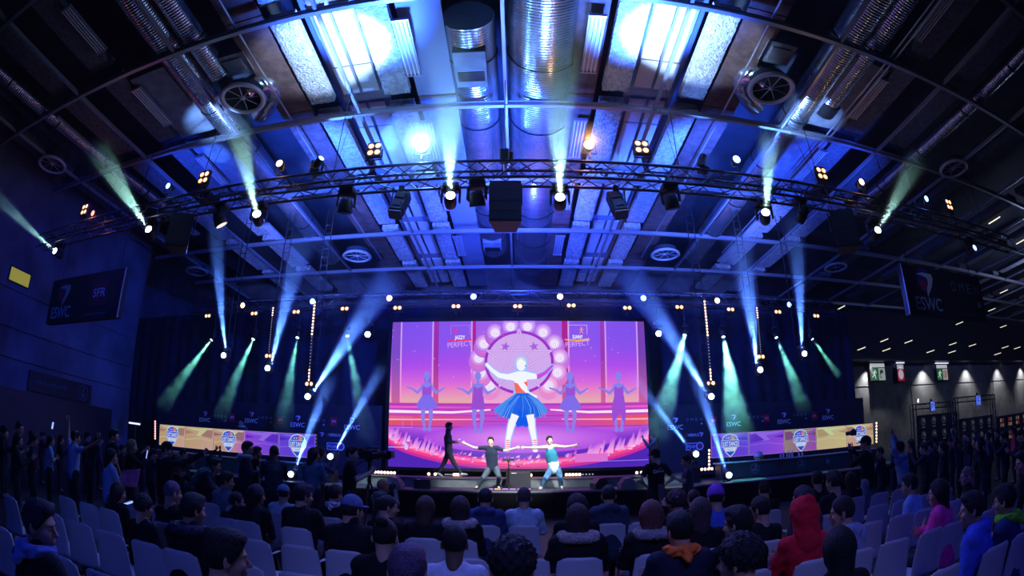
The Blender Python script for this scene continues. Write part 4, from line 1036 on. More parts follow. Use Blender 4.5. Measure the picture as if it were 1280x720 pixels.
# key light on the performers
spot('performer_key', (-2.5, 9.0, 6.9), (0, 14.7, 1.95), (.9, .97, 1), 9500, 27, .5, .08)
spot('performer_key', (2.5, 9.0, 6.9), (0, 14.7, 1.95), (1, .97, .95), 7500, 27, .5, .08)
spot('staff_key', (-4, 9.0, 6.9), (-4.8, 14.2, 1.4), (.85, 1, .7), 2600, 15, .6, .08)
spot('staff_key', (4, 9.0, 6.9), (4.2, 14.0, 1.4), (.85, 1, .8), 2600, 16, .6, .08)
spot('left_wall_wash', (-9, 6, 8), (-17, 11, 4), (.01, .05, 1), 700, 90, .8, .3)  # added unseen lamp that tints the left wall blue
spot('drape_wash', (0, 12, 8.5), (-10, 17.3, 4), (.01, .06, 1), 5200, 90, .9, .3)
spot('drape_wash', (0, 12, 8.5), (10, 17.3, 4), (.01, .06, 1), 5200, 90, .9, .3)
spot('banner_wash', (-8, 5, 8.5), (-12.5, 9.4, 5.4), (.15, .4, 1), 200, 30, .8, .2)
spot('banner_wash', (8, 5, 8.5), (12.2, 9.4, 5.4), (.3, .4, 1), 260, 30, .8, .2)
# open hall lamps on the far wall
for i, x in enumerate((22.5, 28.5, 34.5, 40, 45)):
    spot('wall_downlight', (x, YF - .6, 6.5), (x, YF - .05, 2), (1, .95, .85), 650, 95, .9, .05)
point('hall_fill', (30, 14, 8.5), (.5, .6, 1), 420, .5)

for (px, py, r, dn, lab) in ((528, 184, .95, .8, 'added ball of smoke for the blue halo around the glaring cyan-white lamp'), (736, 182, .5, .8, 'added ball of smoke for the amber halo around the amber lamp right of centre')):
    p = at(px, py, TY) + Vector((0, -.15, 0)); pts = []
    o = MB().lathe([(max(.0005, r * math.sin(q * PI / 12)), -r * math.cos(q * PI / 12)) for q in range(13)], None, 24, caps=False).build('shaped_smoke', None); o.location = p  # smoke ball added for the lamp's halo, denser towards its middle
    m_ = bpy.data.materials.new('halo_haze'); m_.use_nodes = True; nt = m_.node_tree; nt.nodes.clear(); out = nt.nodes.new('ShaderNodeOutputMaterial'); v = nt.nodes.new('ShaderNodeVolumeScatter'); tc = nt.nodes.new('ShaderNodeTexCoord')
    ln = nt.nodes.new('ShaderNodeVectorMath'); ln.operation = 'LENGTH'; nt.links.new(tc.outputs['Object'], ln.inputs[0])
    f_ = nt.nodes.new('ShaderNodeMath'); f_.operation = 'MULTIPLY_ADD'; f_.use_clamp = True; f_.inputs[1].default_value = -1 / r; f_.inputs[2].default_value = 1; nt.links.new(ln.outputs['Value'], f_.inputs[0])
    g_ = nt.nodes.new('ShaderNodeMath'); g_.operation = 'MULTIPLY'; g_.inputs[1].default_value = dn; nt.links.new(f_.outputs[0], g_.inputs[0]); nt.links.new(g_.outputs[0], v.inputs['Density']); nt.links.new(v.outputs[0], out.inputs['Volume'])
    o.data.materials.clear(); o.data.materials.append(m_); tag(o, lab, 'smoke', kind='stuff')
# ------------------------------------------------------------------ haze
wd = bpy.data.worlds.new('hall_haze'); bpy.context.scene.world = wd; wd.use_nodes = True; nt = wd.node_tree
nt.nodes['Background'].inputs['Color'].default_value = (0, 0, 0, 1)
vs_ = nt.nodes.new('ShaderNodeVolumeScatter'); vs_.inputs['Density'].default_value = .0010; vs_.inputs['Anisotropy'].default_value = .0
nt.links.new(vs_.outputs['Volume'], nt.nodes['World Output'].inputs['Volume'])
sc_ = bpy.context.scene
sc_.view_settings.view_transform = 'Standard'; sc_.view_settings.look = 'None'; sc_.view_settings.exposure = 0; sc_.view_settings.gamma = 1
sc_.view_settings.use_curve_mapping = False
cy = sc_.cycles
cy.volume_bounces = 0; cy.max_bounces = 4; cy.diffuse_bounces = 2; cy.glossy_bounces = 2; cy.transmission_bounces = 2; cy.transparent_max_bounces = 24
cy.sample_clamp_indirect = 3; cy.sample_clamp_direct = 0; cy.use_denoising = True; cy.use_light_tree = True; cy.caustics_reflective = False; cy.caustics_refractive = False
# ------------------------------------------------------------------ organic shapes: distance fields meshed by surface nets
def surface_net(f, lo, hi, h):
    lo = np.array(lo, np.float32); hi = np.array(hi, np.float32)
    n = np.ceil((hi - lo) / h).astype(int) + 1
    ax = [lo[i] + h * np.arange(n[i], dtype=np.float32) for i in range(3)]
    X, Y, Z = np.meshgrid(*ax, indexing='ij')
    D = f(X, Y, Z).astype(np.float32)
    S = D < 0
    c = [D[i:n[0] - 1 + i, j:n[1] - 1 + j, k:n[2] - 1 + k] for i in (0, 1) for j in (0, 1) for k in (0, 1)]
    s = [S[i:n[0] - 1 + i, j:n[1] - 1 + j, k:n[2] - 1 + k] for i in (0, 1) for j in (0, 1) for k in (0, 1)]
    cnt = sum(a.astype(np.int8) for a in s); act = (cnt > 0) & (cnt < 8)
    idx = -np.ones(act.shape, int); ii = np.argwhere(act); idx[act] = np.arange(len(ii))
    acc = np.zeros((len(ii), 3), np.float32); num = np.zeros(len(ii), np.float32)
    off = [(i, j, k) for i in (0, 1) for j in (0, 1) for k in (0, 1)]
    cv_ = [a[act] for a in c]
    for a in range(8):
        for b in range(a + 1, 8):
            oa, ob = off[a], off[b]
            if sum(abs(oa[q] - ob[q]) for q in range(3)) != 1: continue
            da, db = cv_[a], cv_[b]; m = (da < 0) != (db < 0)
            t = np.where(m, da / np.where(m, da - db, 1), 0)
            for q in range(3): acc[:, q] += np.where(m, oa[q] + t * (ob[q] - oa[q]), 0)
            num += m
    V = lo + h * (ii + acc / num[:, None])
    F = []
    for axis in range(3):
        o1, o2 = [q for q in range(3) if q != axis]
        sl = [slice(None)] * 3; sl2 = [slice(None)] * 3
        sl[axis] = slice(0, -1); sl2[axis] = slice(1, None)
        A, B = S[tuple(sl)], S[tuple(sl2)]
        e = np.argwhere(A != B)
        e = e[(e[:, o1] > 0) & (e[:, o2] > 0) & (e[:, o1] < n[o1] - 1) & (e[:, o2] < n[o2] - 1)]
        if not len(e): continue
        def cell(d1, d2):
            g = e.copy(); g[:, o1] -= d1; g[:, o2] -= d2; return idx[g[:, 0], g[:, 1], g[:, 2]]
        q = np.stack([cell(1, 1), cell(0, 1), cell(0, 0), cell(1, 0)], 1)
        ins = A[e[:, 0], e[:, 1], e[:, 2]]
        if axis == 1: ins = ~ins
        q[~ins] = q[~ins][:, ::-1]
        F.append(q)
    F = np.concatenate(F) if F else np.zeros((0, 4), int)
    F = F[(F >= 0).all(1)]
    return V, F
def smin(a, b, k):
    h = np.clip(.5 + .5 * (b - a) / k, 0, 1); return b + (a - b) * h - k * h * (1 - h)
def smax(a, b, k): return -smin(-a, -b, k)
class Field:
    """union of rounded cones and ellipsoids, each only evaluated near itself"""
    def __init__(s, k=.03): s.p = []; s.k = k; s.lo = np.array([9e9] * 3); s.hi = -s.lo
    def ext(s, pts, r):
        for p in pts: s.lo = np.minimum(s.lo, np.array(p) - r); s.hi = np.maximum(s.hi, np.array(p) + r)
    def cone(s, a, b, r0, r1, k=None, fr=None, fl=1.0):
        """fr = depth direction, fl >1 flattens along it"""
        a = np.array(a, float); b = np.array(b, float); s.ext([a, b], max(r0, r1))
        def f(X, Y, Z):
            x, y, z = X - a[0], Y - a[1], Z - a[2]
            d = b - a
            L = (d @ d) or 1e-9
            t = np.clip((x * d[0] + y * d[1] + z * d[2]) / L, 0, 1)
            x, y, z = x - t * d[0], y - t * d[1], z - t * d[2]
            if fr is not None:
                w = x * fr[0] + y * fr[1] + z * fr[2]; g = (fl - 1) * w
                x, y, z = x + g * fr[0], y + g * fr[1], z + g * fr[2]
                return (np.sqrt(x * x + y * y + z * z) - (r0 + (r1 - r0) * t)) / (1 + (fl - 1) * .35)
            return np.sqrt(x * x + y * y + z * z) - (r0 + (r1 - r0) * t)
        s.p.append((f, s.k if k is None else k, 1)); return s
    def ell(s, c, r, k=None, M=None, sub=False):
        c = np.array(c, float); r = np.array(r, float)
        if not sub: s.ext([c], max(r))
        def f(X, Y, Z):
            x, y, z = X - c[0], Y - c[1], Z - c[2]
            if M is not None: x, y, z = (M[0][0] * x + M[1][0] * y + M[2][0] * z, M[0][1] * x + M[1][1] * y + M[2][1] * z, M[0][2] * x + M[1][2] * y + M[2][2] * z)
            q = np.sqrt((x / r[0]) ** 2 + (y / r[1]) ** 2 + (z / r[2]) ** 2)
            return (q - 1) * min(r) * (1 if min(r) > .5 * max(r) else 1.15)
        s.p.append((f, s.k if k is None else k, -1 if sub else 1)); return s
    def fn(s, f, mode, k=.01): s.p.append((f, k, mode)); return s       # mode 2: intersect, 3: add
    def __call__(s, X, Y, Z):
        d = None
        for f, k, m in s.p:
            g = f(X, Y, Z)
            if m == 3: d = d + g
            elif d is None: d = g
            elif m == 1: d = smin(d, g, k)
            elif m == -1: d = smax(d, -g, k)
            else: d = smax(d, g, k)
        return d
    def mesh(s, h, pad=.03): return surface_net(s, s.lo - pad - h, s.hi + pad + h, h)
def bmesh_from(parts, name):
    V = []; F = []; b = 0
    for v, f in parts: V.append(v); F.append(f + b); b += len(v)
    V = np.concatenate(V); F = np.concatenate(F)
    me = bpy.data.meshes.new(name); me.vertices.add(len(V)); me.vertices.foreach_set('co', V.astype(np.float32).ravel())
    me.loops.add(len(F) * 4); me.loops.foreach_set('vertex_index', F.astype(np.int32).ravel())
    me.polygons.add(len(F)); me.polygons.foreach_set('loop_start', np.arange(0, len(F) * 4, 4, dtype=np.int32)); me.polygons.foreach_set('loop_total', np.full(len(F), 4, np.int32))
    me.polygons.foreach_set('use_smooth', np.ones(len(F), bool)); me.update(calc_edges=True); me.validate()
    me.materials.append(None)
    return me
def xf(vf, M):
    v, f = vf; A = np.array(M)[:3, :3]; t = np.array(M)[:3, 3]; return (v @ A.T + t, f)

# ---- head, hair (head space: x right, y face, z up, origin between the ears)
_hc = {}
def head_mesh():
    if 'h' in _hc: return _hc['h']
    F = Field(.02)
    F.ell((0, -.008, .032), (.076, .096, .092)); F.ell((0, .032, -.045), (.056, .062, .068), .03); F.ell((0, .06, -.088), (.026, .026, .022), .02)
    F.ell((0, .076, .028), (.05, .02, .014), .015)
    for s in (-1, 1):
        F.ell((s * .033, .098, .006), (.019, .016, .013), .012, sub=True); F.ell((s * .045, .066, -.022), (.02, .022, .022), .02)
    for s in (-1, 1): F.ell((s * .031, .082, .006), (.013, .012, .011), .004)
    F.cone((0, .09, .012), (0, .117, -.024), .008, .013, .010); F.cone((-.012, .1, -.03), (.012, .1, -.03), .008, .008, .008)
    F.ell((0, .094, -.056), (.024, .012, .007), .004); F.ell((0, .092, -.067), (.021, .012, .008), .004)
    F.ell((0, .108, -.0605), (.028, .010, .0022), .003, sub=True)
    for s in (-1, 1):
        Mr = Matrix.Rotation(s * R(22), 3, 'Z')
        F.ell((s * .082, -.012, -.004), (.010, .020, .032), .006, [list(r) for r in Mr]); F.ell((s * .089, -.006, -.0), (.006, .011, .018), .006, [list(r) for r in Mr], sub=True)
    F.cone((0, -.022, -.03), (0, -.035, -.15), .056, .056, .03)
    v, f = F.mesh(.0068, .01)
    keep = None
    _hc['h'] = (v, f); return _hc['h']
def hair_mesh(kind):
    if kind in _hc: return _hc[kind]
    F = Field(.02); h = .009
    def wob(a, s1): return lambda X, Y, Z: a * np.sin(X * s1 + 1.3 * np.sin(Y * s1 * .7)) * np.sin(Y * s1 * 1.1 + 2) * np.sin(Z * s1 * .9 + 1)
    face = lambda X, Y, Z: .86 * Y - .5 * Z - .035          # keep behind this plane
    def sides(X, Y, Z): return np.maximum(-(Z + .018 + .35 * (np.abs(Y + .09))) , -9)
    if kind in ('short', 'buzz', 'crop'):
        e = {'short': .013, 'buzz': .005, 'crop': .009}[kind]
        F.ell((0, -.010, .034), (.076 + e, .096 + e, .092 + e * 1.6))
        if kind == 'short': F.ell((0, .045, .105), (.06, .05, .028), .03)
        F.fn(face if kind != 'short' else (lambda X, Y, Z: .80 * Y - .6 * Z - .022), 2, .012)
        F.fn(lambda X, Y, Z: -Z - .075 + .75 * np.maximum(Y + .075, 0), 2, .01)
        F.fn(wob(.0025, 160), 3); h = .008
    elif kind == 'curly':
        F.ell((0, -.014, .048), (.102, .118, .108)); F.fn(lambda X, Y, Z: .80 * Y - .6 * Z - .03, 2, .02); F.fn(lambda X, Y, Z: -Z - .08 + .6 * np.maximum(Y + .06, 0), 2, .015); F.fn(wob(.012, 120), 3); h = .0085
    elif kind in ('long', 'bob', 'verylong'):
        L = {'long': -.26, 'bob': -.13, 'verylong': -.40}[kind]
        F.ell((0, -.012, .034), (.091, .108, .106)); F.cone((0, -.05, .0), (0, -.075, L), .088, .075 if kind == 'bob' else .062, .04, (0, 1, 0), 1.35)
        for s in (-1, 1): F.cone((s * .066, .0, .02), (s * .066, .0, max(L * .75, -.2)), .03, .022, .02)
        F.fn(lambda X, Y, Z: .80 * Y - .5 * Z - .03 + .0 * X, 2, .01)
        F.fn(lambda X, Y, Z: .003 * np.sin(np.arctan2(X, -Y) * 26 + Z * 14), 3); h = .010
    elif kind in ('bun', 'ponytail'):
        F.ell((0, -.010, .034), (.084, .104, .102)); F.fn(lambda X, Y, Z: .80 * Y - .55 * Z - .026, 2, .012); F.fn(lambda X, Y, Z: -Z - .07 + .75 * np.maximum(Y + .075, 0), 2, .01)
        if kind == 'bun': F.ell((0, -.085, .115), (.042, .042, .038), .01)
        else: F.cone((0, -.11, .06), (0, -.15, -.16), .032, .014, .015)
        F.fn(wob(.002, 150), 3)
    elif kind == 'beanie':
        F.ell((0, -.010, .045), (.092, .112, .112)); F.fn(lambda X, Y, Z: -(Z - .012 + .25 * Y), 2, .006); F.cone((0, 0, .018), (0, 0, .03), .0, .0); 
        F.fn(lambda X, Y, Z: .002 * np.sin(np.arctan2(X, Y) * 40), 3)
    elif kind == 'hood':
        F.ell((0, -.025, .040), (.112, .128, .118)); F.cone((0, -.05, .08), (0, -.10, .125), .06, .03, .05); F.cone((0, -.06, -.02), (0, -.07, -.17), .10, .115, .05, (0, 1, 0), 1.2)
        F.ell((0, .09, -.01), (.072, .085, .105), .015, sub=True)
        F.fn(lambda X, Y, Z: .0035 * np.sin(Z * 60 + X * 25 + 2 * np.sin(Y * 40)), 3); h = .010
    elif kind == 'cap':
        F.ell((0, -.008, .045), (.088, .106, .098)); F.fn(lambda X, Y, Z: -(Z - .035 + .10 * Y), 2, .006)
        F.ell((0, .12, .042), (.065, .075, .008), .008); h = .0075
    v, f = F.mesh(h, .02); _hc[kind] = (v, f); return _hc[kind]
def eye_mesh(s):
    k = 'eye%d' % s
    if k not in _hc:
        F = Field(.002); F.ell((s * .031, .0925, .006), (.0075, .004, .0048)); _hc[k] = F.mesh(.0022, .003)
    return _hc[k]
def brow_mesh(s):
    k = 'brow%d' % s
    if k not in _hc:
        F = Field(.004); F.cone((s * .016, .098, .022), (s * .046, .088, .026), .0035, .0028); _hc[k] = F.mesh(.0028, .003)
    return _hc[k]
def hand_mesh(kind):
    k = 'hand_' + kind
    if k in _hc: return _hc[k]
    F = Field(.008); curl = {'relaxed': .35, 'grip': 1.15, 'flat': .08, 'point': .1}[kind]
    F.cone((0, 0, -.02), (0, 0, .02), .024, .026, .01, (0, 1, 0), 1.25)
    for i, (x, L, zb) in enumerate(((.030, .068, .078), (.010, .077, .084), (-.010, .071, .080), (-.029, .056, .070))):
        F.cone((x * .55, 0, .018), (x, 0, zb), .015, .0125, .012, (0, 1, 0), 1.15)
    for i, (x, L, zb) in enumerate(((.031, .068, .080), (.0105, .077, .086), (-.0105, .071, .082), (-.030, .056, .072))):
        c = curl if not (kind == 'point' and i > 0) else 1.2
        p = np.array([x, 0, zb]); a = c * .5; r = .0088
        for j, fr in enumerate((.42, .32, .26)):
            q = p + L * fr * np.array([x * 1.6 * (1 - c * .5), math.sin(a), math.cos(a)]); F.cone(p, q, r, r * .92, .004); p = q; r *= .92; a += c
    p = np.array([.026, .004, .02])
    for v, L, r in (((.75, .25, .55), .042, .0125), ((.45, .35, .85), .032, .0105), ((.2, .45, .9), .024, .009)):
        v = np.array(v) / np.linalg.norm(v); q = p + v * L; F.cone(p, q, r, r * .93, .006); p = q
    F_ = F.mesh(.0042, .006); _hc[k] = F_; return F_

# ---- body and clothes
def V3(*a): return np.array(a, float)
def nrm(v): return v / (np.linalg.norm(v) + 1e-9)
def torso_frame(J):
    lat = nrm(J['shR'] - J['shL']); up = nrm(J['neck'] - J['pel']); dep = nrm(np.cross(up, lat)); return lat, dep, up
def body_mesh(J, head_M, hands=('relaxed', 'relaxed'), female=False):
    lat, dep, up = torso_frame(J); F = Field(.035)
    F.cone(J['pel'], J['pel'] + (J['chest'] - J['pel']) * .55, .135, .118, .05, dep, 1.5)
    F.cone(J['pel'] + (J['chest'] - J['pel']) * .55, J['chest'], .118, .148, .05, dep, 1.55)
    F.cone(J['chest'], J['neck'] - up * .05, .145, .06, .05, dep, 1.5)
    F.cone(J['neck'] - up * .06, J['neck'] + up * .04, .056, .052)
    for s in 'LR':
        F.cone(J['neck'] - up * .05, J['sh' + s], .05, .052, .04); F.cone(J['sh' + s], J['el' + s], .050, .038, .025); F.cone(J['el' + s], J['wr' + s], .039, .026, .012)
        F.cone(J['hip' + s], J['kn' + s], .080, .050, .03); F.cone(J['kn' + s], J['kn' + s] * .65 + J['an' + s] * .35, .048, .048, .02); F.cone(J['kn' + s] * .65 + J['an' + s] * .35, J['an' + s], .048, .030, .02)
        F.cone(J['an' + s], J['toe' + s], .033, .025, .02)
    parts = [F.mesh(.016)]
    parts.append(xf(head_mesh(), head_M))
    for s, kd in zip('LR', hands):
        z = nrm(J['wr' + s] - J['el' + s]) if 'hd' + s not in J else nrm(J['hd' + s])
        ref = -dep if abs(z @ dep) < .9 else up
        y = nrm(ref - z * (ref @ z)); x = np.cross(y, z)
        thumb = 1 if s == 'L' else -1
        if kd == 'none': continue
        M = np.eye(4); M[:3, 0] = x * thumb; M[:3, 1] = y; M[:3, 2] = z; M[:3, 3] = J['wr' + s] + z * .02
        v, f = xf(hand_mesh(kd), M)
        if np.linalg.det(M[:3, :3]) < 0: f = f[:, ::-1]
        parts.append((v, f))
    return bmesh_from(parts, 'person_body')
def top_mesh(J, kind='jacket', bulk=0.0, collar=None):
    lat, dep, up = torso_frame(J); b = bulk; F = Field(.03)
    F.cone(J['pel'] - up * (.02 if kind != 'coat' else .1), J['pel'] + (J['chest'] - J['pel']) * .5, .168 + b, .155 + b, .05, dep, 1.3)
    F.cone(J['pel'] + (J['chest'] - J['pel']) * .5, J['chest'], .155 + b, .172 + b, .05, dep, 1.4)
    F.cone(J['chest'], J['neck'] - up * .045, .165 + b, .07, .05, dep, 1.4)
    for s in 'LR':
        if kind != 'tank':
            F.cone(J['neck'] - up * .055, J['sh' + s], .052 + b * .4, .062 + b * .6, .045)
            if kind in ('jacket', 'coat', 'hoodie', 'sweater'):
                F.cone(J['sh' + s], J['el' + s], .062 + b * .7, .050 + b * .6, .03); F.cone(J['el' + s], J['wr' + s], .050 + b * .6, .038 + b * .4, .015)
            else:
                F.cone(J['sh' + s], J['sh' + s] * .42 + J['el' + s] * .58, .060, .056, .03)
        else:
            F.cone(J['neck'] - up * .06 + lat * (.05 if s == 'R' else -.05), J['neck'] - up * .08 + lat * (.10 if s == 'R' else -.10), .034, .036, .03)
    if collar in ('hood', 'furhood'):
        c = J['neck'] - dep * .095 - up * .035
        F.cone(c - lat * .07, c + lat * .07, .055, .055, .03); F.cone(J['neck'] - lat * .085 - dep * .02 - up * .01, c - lat * .05, .032, .045, .03); F.cone(J['neck'] + lat * .085 - dep * .02 - up * .01, c + lat * .05, .032, .045, .03); F.cone(c, c - up * .09 - dep * .012, .06, .035, .03)
    elif collar == 'stand':
        F.cone(J['neck'] - up * .04, J['neck'] + up * .02, .078, .072, .02)
    elif collar == 'shirt':
        F.cone(J['neck'] - up * .03, J['neck'] + up * .004, .070, .066, .015)
    amp = {'jacket': .004, 'coat': .006, 'hoodie': .006, 'sweater': .004, 'tshirt': .004, 'tank': .004}[kind]
    F.fn(lambda X, Y, Z: amp * (np.sin(Z * 48 + 3 * np.sin(X * 17 + Y * 9)) * .6 + np.sin(X * 40 - Z * 22 + 2 * np.sin(Y * 23)) * .5), 3)
    return bmesh_from([F.mesh(.014)], 'top')
def fur_mesh(J):
    lat, dep, up = torso_frame(J); F = Field(.03); n = 12; c0 = J['neck'] - dep * .03 - up * .03
    P = [c0 + lat * .145 * math.cos(2 * PI * k / n) + dep * .13 * math.sin(2 * PI * k / n) + up * (.012 * math.sin(2 * PI * k / n) - .035 * (1 if math.sin(2 * PI * k / n) > .5 else 0)) for k in range(n)]
    for a, b in zip(P, P[1:] + P[:1]): F.cone(a, b, .046, .046, .01)
    F.fn(lambda X, Y, Z: .010 * np.sin(X * 170 + 2 * np.sin(Z * 110)) * np.sin(Y * 150 + Z * 90) + .006 * np.sin(X * 260 + Y * 210) * np.sin(Z * 240), 3)
    return bmesh_from([F.mesh(.0095)], 'fur')
def scarf_mesh(J):
    lat, dep, up = torso_frame(J); F = Field(.02); n = 12; c0 = J['neck'] - up * .012 - dep * .015
    P = [c0 + lat * .10 * math.cos(2 * PI * k / n) + dep * .10 * math.sin(2 * PI * k / n) for k in range(n)]
    for a, b in zip(P, P[1:] + P[:1]): F.cone(a, b, .038, .038, .01)
    F.cone(c0 - dep * .11, c0 - dep * .16 - up * .06, .045, .03, .02)
    F.fn(lambda X, Y, Z: .006 * np.sin(Z * 120 + 4 * np.sin(X * 30)) + .003 * np.sin(X * 90), 3)
    return bmesh_from([F.mesh(.010)], 'scarf')
def trouser_mesh(J, wide=0.0):
    F = Field(.035); lat, dep, up = torso_frame(J)
    F.cone(J['pel'] + up * .06, (J['hipL'] + J['hipR']) / 2, .138, .138, .05, dep, 1.25)
    for s in 'LR':
        F.cone(J['hip' + s], J['kn' + s], .098 + wide * .5, .074 + wide, .03); F.cone(J['kn' + s], J['an' + s] + (J['kn' + s] - J['an' + s]) * .06, .073 + wide, .050 + wide * 1.2, .015)
    F.fn(lambda X, Y, Z: .004 * np.sin(Z * 40 + 3 * np.sin(X * 19 + Y * 11)), 3)
    return bmesh_from([F.mesh(.015)], 'trousers')
def shoe_mesh(J, side):
    P = []
    for s in side:
        a, t = J['an' + s], J['toe' + s]; d = nrm(t - a); F = Field(.02)
        F.cone(a + V3(0, 0, -.02), a + d * .03 + V3(0, 0, -.03), .045, .042, .02); F.cone(a - d * .035 + V3(0, 0, -.05), t + d * .03 + V3(0, 0, -.02), .036, .034, .03, (0, 0, 1), 1.0)
        P.append(F.mesh(.012))
    return bmesh_from(P, 'shoe')

def hmat(pos, yaw=0, pitch=0, roll=0, s=1.0):
    """head placement: yaw turns the face from +y towards +x (degrees), pitch tips it down"""
    return np.array(T_(Vector(pos)) @ Matrix.Rotation(-R(yaw), 4, 'Z') @ Matrix.Rotation(-R(pitch), 4, 'X') @ Matrix.Rotation(R(roll), 4, 'Y') @ Matrix.Scale(s, 4))

POSES = {}
def seat_pose(lean=0.0, arms='lap', twist=0):
    J = dict(pel=V3(0, 0, .52), chest=V3(0, .02 + lean, .86), neck=V3(0, .03 + lean * 1.6, 1.045))
    for s, q in (('L', -1), ('R', 1)):
        J['sh' + s] = V3(q * .170, .015 + lean * 1.35, .955)
        J['hip' + s] = V3(q * .095, .03, .50); J['kn' + s] = V3(q * .125, .44, .52); J['an' + s] = V3(q * .125, .43, .09); J['toe' + s] = V3(q * .14, .56, .05)
        if arms == 'lap': J['el' + s] = V3(q * .235, .06 + lean, .70); J['wr' + s] = V3(q * .09, .28 + lean, .64)
        elif arms == 'crossed': J['el' + s] = V3(q * .235, .10 + lean, .74); J['wr' + s] = V3(-q * .08, .24 + lean, .80)
        elif arms == 'phone': J['el' + s] = V3(q * .21, .20 + lean, .86); J['wr' + s] = V3(q * .07, .36 + lean, 1.08)
    if arms == 'chin': pass
    return J
def stand_pose(arms='down', lean=0.0):
    J = dict(pel=V3(0, 0, .95), chest=V3(0, .01 + lean, 1.28), neck=V3(0, .02 + lean * 1.5, 1.475))
    for s, q in (('L', -1), ('R', 1)):
        J['sh' + s] = V3(q * .178, .01 + lean * 1.3, 1.385); J['hip' + s] = V3(q * .095, 0, .92); J['kn' + s] = V3(q * .11, .03, .50); J['an' + s] = V3(q * .12, -.02, .09); J['toe' + s] = V3(q * .15, .12, .05)
        if arms == 'down': J['el' + s] = V3(q * .25, -.02, 1.12); J['wr' + s] = V3(q * .24, .10, .88)
        elif arms == 'up': J['el' + s] = V3(q * .33, .02, 1.56); J['wr' + s] = V3(q * .40, .06, 1.80)
        elif arms == 'front': J['el' + s] = V3(q * .24, .12, 1.16); J['wr' + s] = V3(q * .12, .36, 1.28)
        elif arms == 'phone': J['el' + s] = V3(q * .22, .22, 1.25); J['wr' + s] = V3(q * .06, .38, 1.50)
        elif arms == 'folded': J['el' + s] = V3(q * .24, .08, 1.14); J['wr' + s] = V3(-q * .08, .24, 1.20)
        elif arms == 'hips': J['el' + s] = V3(q * .36, -.04, 1.15); J['wr' + s] = V3(q * .17, .06, 1.00)
        elif arms == 'spread': J['el' + s] = V3(q * .40, .08, 1.44); J['wr' + s] = V3(q * .60, .16, 1.60)
    return J
_mc = {}
def cached(key, fn):
    if key not in _mc: _mc[key] = fn()
    return _mc[key]
cloth_c = {}
def cmat(col, fuzzy=False, kind='cloth'):
    k = (tuple(round(c, 3) for c in col), fuzzy, kind)
    if k not in cloth_c:
        if kind == 'skin': cloth_c[k] = mat('skin_%d' % len(cloth_c), col, .5, noise_amt=.06, noise_scale=30)
        elif kind == 'hair': cloth_c[k] = mat('hair_%d' % len(cloth_c), col, .55, noise_amt=.3, noise_scale=60, bump=.5, bump_scale=110, spec=.22)
        else: cloth_c[k] = mat('fabric_%d' % len(cloth_c), col, .85, noise_amt=.12, noise_scale=25, bump=.25, bump_scale=40, spec=.2)
    return cloth_c[k]
def mobj(name, me, m, parent=None):
    o = bpy.data.objects.new(name, me); C.objects.link(o)
    if me.materials and me.materials[0] is None and len(me.materials) == 1:
        o.material_slots[0].link = 'OBJECT'; o.material_slots[0].material = m
    if parent is not None: o.parent = parent
    return o
SKIN = (.42, .25, .18); SKIN_D = (.13, .07, .045)
def person(label, key, J, loc, rz=0, scale=1.0, yaw=0, pitch=5, roll=0, hair='short', hair_col=(.02, .014, .012), top='jacket', top_col=(.02, .02, .03), bulk=.0, collar=None,
           trousers=(.02, .022, .035), shoes=(.03, .03, .03), skin=SKIN, hands=('relaxed', 'relaxed'), fur=None, scarf=None, head_s=1.07, group=None, eyes=True, wide=0.0, legs=True):
    lat, dep, up = torso_frame(J)
    hp = J['neck'] + up * .075 + dep * .018 + V3(0, 0, .042) if 'head' not in J else J['head']
    HM = hmat(hp, yaw, pitch, roll, head_s)
    me = cached((key, 'body', yaw, pitch, roll, hands, head_s), lambda: body_mesh(J, HM, hands))
    o = mobj('person', me, cmat(skin, kind='skin')); o.location = loc; o.rotation_euler = (0, 0, rz); o.scale = (scale,) * 3
    tag(o, label, 'person', group)
    hm_ = cached(('hair', hair, tuple(np.round(HM, 4).ravel())), lambda: bmesh_from([xf(hair_mesh(hair), HM)], 'hair'))
    if hair: mobj({'beanie': 'beanie', 'hood': 'hood', 'cap': 'cap'}.get(hair, 'hair'), hm_, cmat(hair_col, kind='hair' if hair not in ('beanie', 'hood', 'cap') else 'cloth'), o)
    if hair in ('cap', 'beanie') : 
        h2 = cached(('hair', 'crop', tuple(np.round(HM, 4).ravel())), lambda: bmesh_from([xf(hair_mesh('crop'), HM)], 'hair')); mobj('hair', h2, cmat((.015, .012, .012), kind='hair'), o)
    if eyes and abs(yaw) >= 30:
        for q in (-1, 1):
            mobj('eye', cached(('eye', q, tuple(np.round(HM, 4).ravel())), lambda: bmesh_from([xf(eye_mesh(q), HM)], 'eye')), cmat((.02, .015, .012), kind='hair'), o)
            mobj('eyebrow', cached(('brow', q, tuple(np.round(HM, 4).ravel())), lambda: bmesh_from([xf(brow_mesh(q), HM)], 'eyebrow')), cmat((.02, .015, .012), kind='hair'), o)
    mobj({'tshirt': 'tshirt', 'tank': 'tank_top', 'hoodie': 'hoodie', 'sweater': 'sweater', 'coat': 'coat'}.get(top, 'jacket'), cached((key, 'top', top, bulk, collar), lambda: top_mesh(J, top, bulk, collar)), cmat(top_col), o)
    if legs:
        mobj('trousers', cached((key, 'tr', wide), lambda: trouser_mesh(J, wide)), cmat(trousers), o)
        for q in 'LR': mobj('shoe', cached((key, 'sh', q), lambda: shoe_mesh(J, q)), cmat(shoes), o)
    if fur: mobj('fur_collar', cached((key, 'fur'), lambda: fur_mesh(J)), cmat(fur, kind='hair'), o)
    if scarf: mobj('scarf', cached((key, 'scarf'), lambda: scarf_mesh(J)), cmat(scarf), o)
    return o
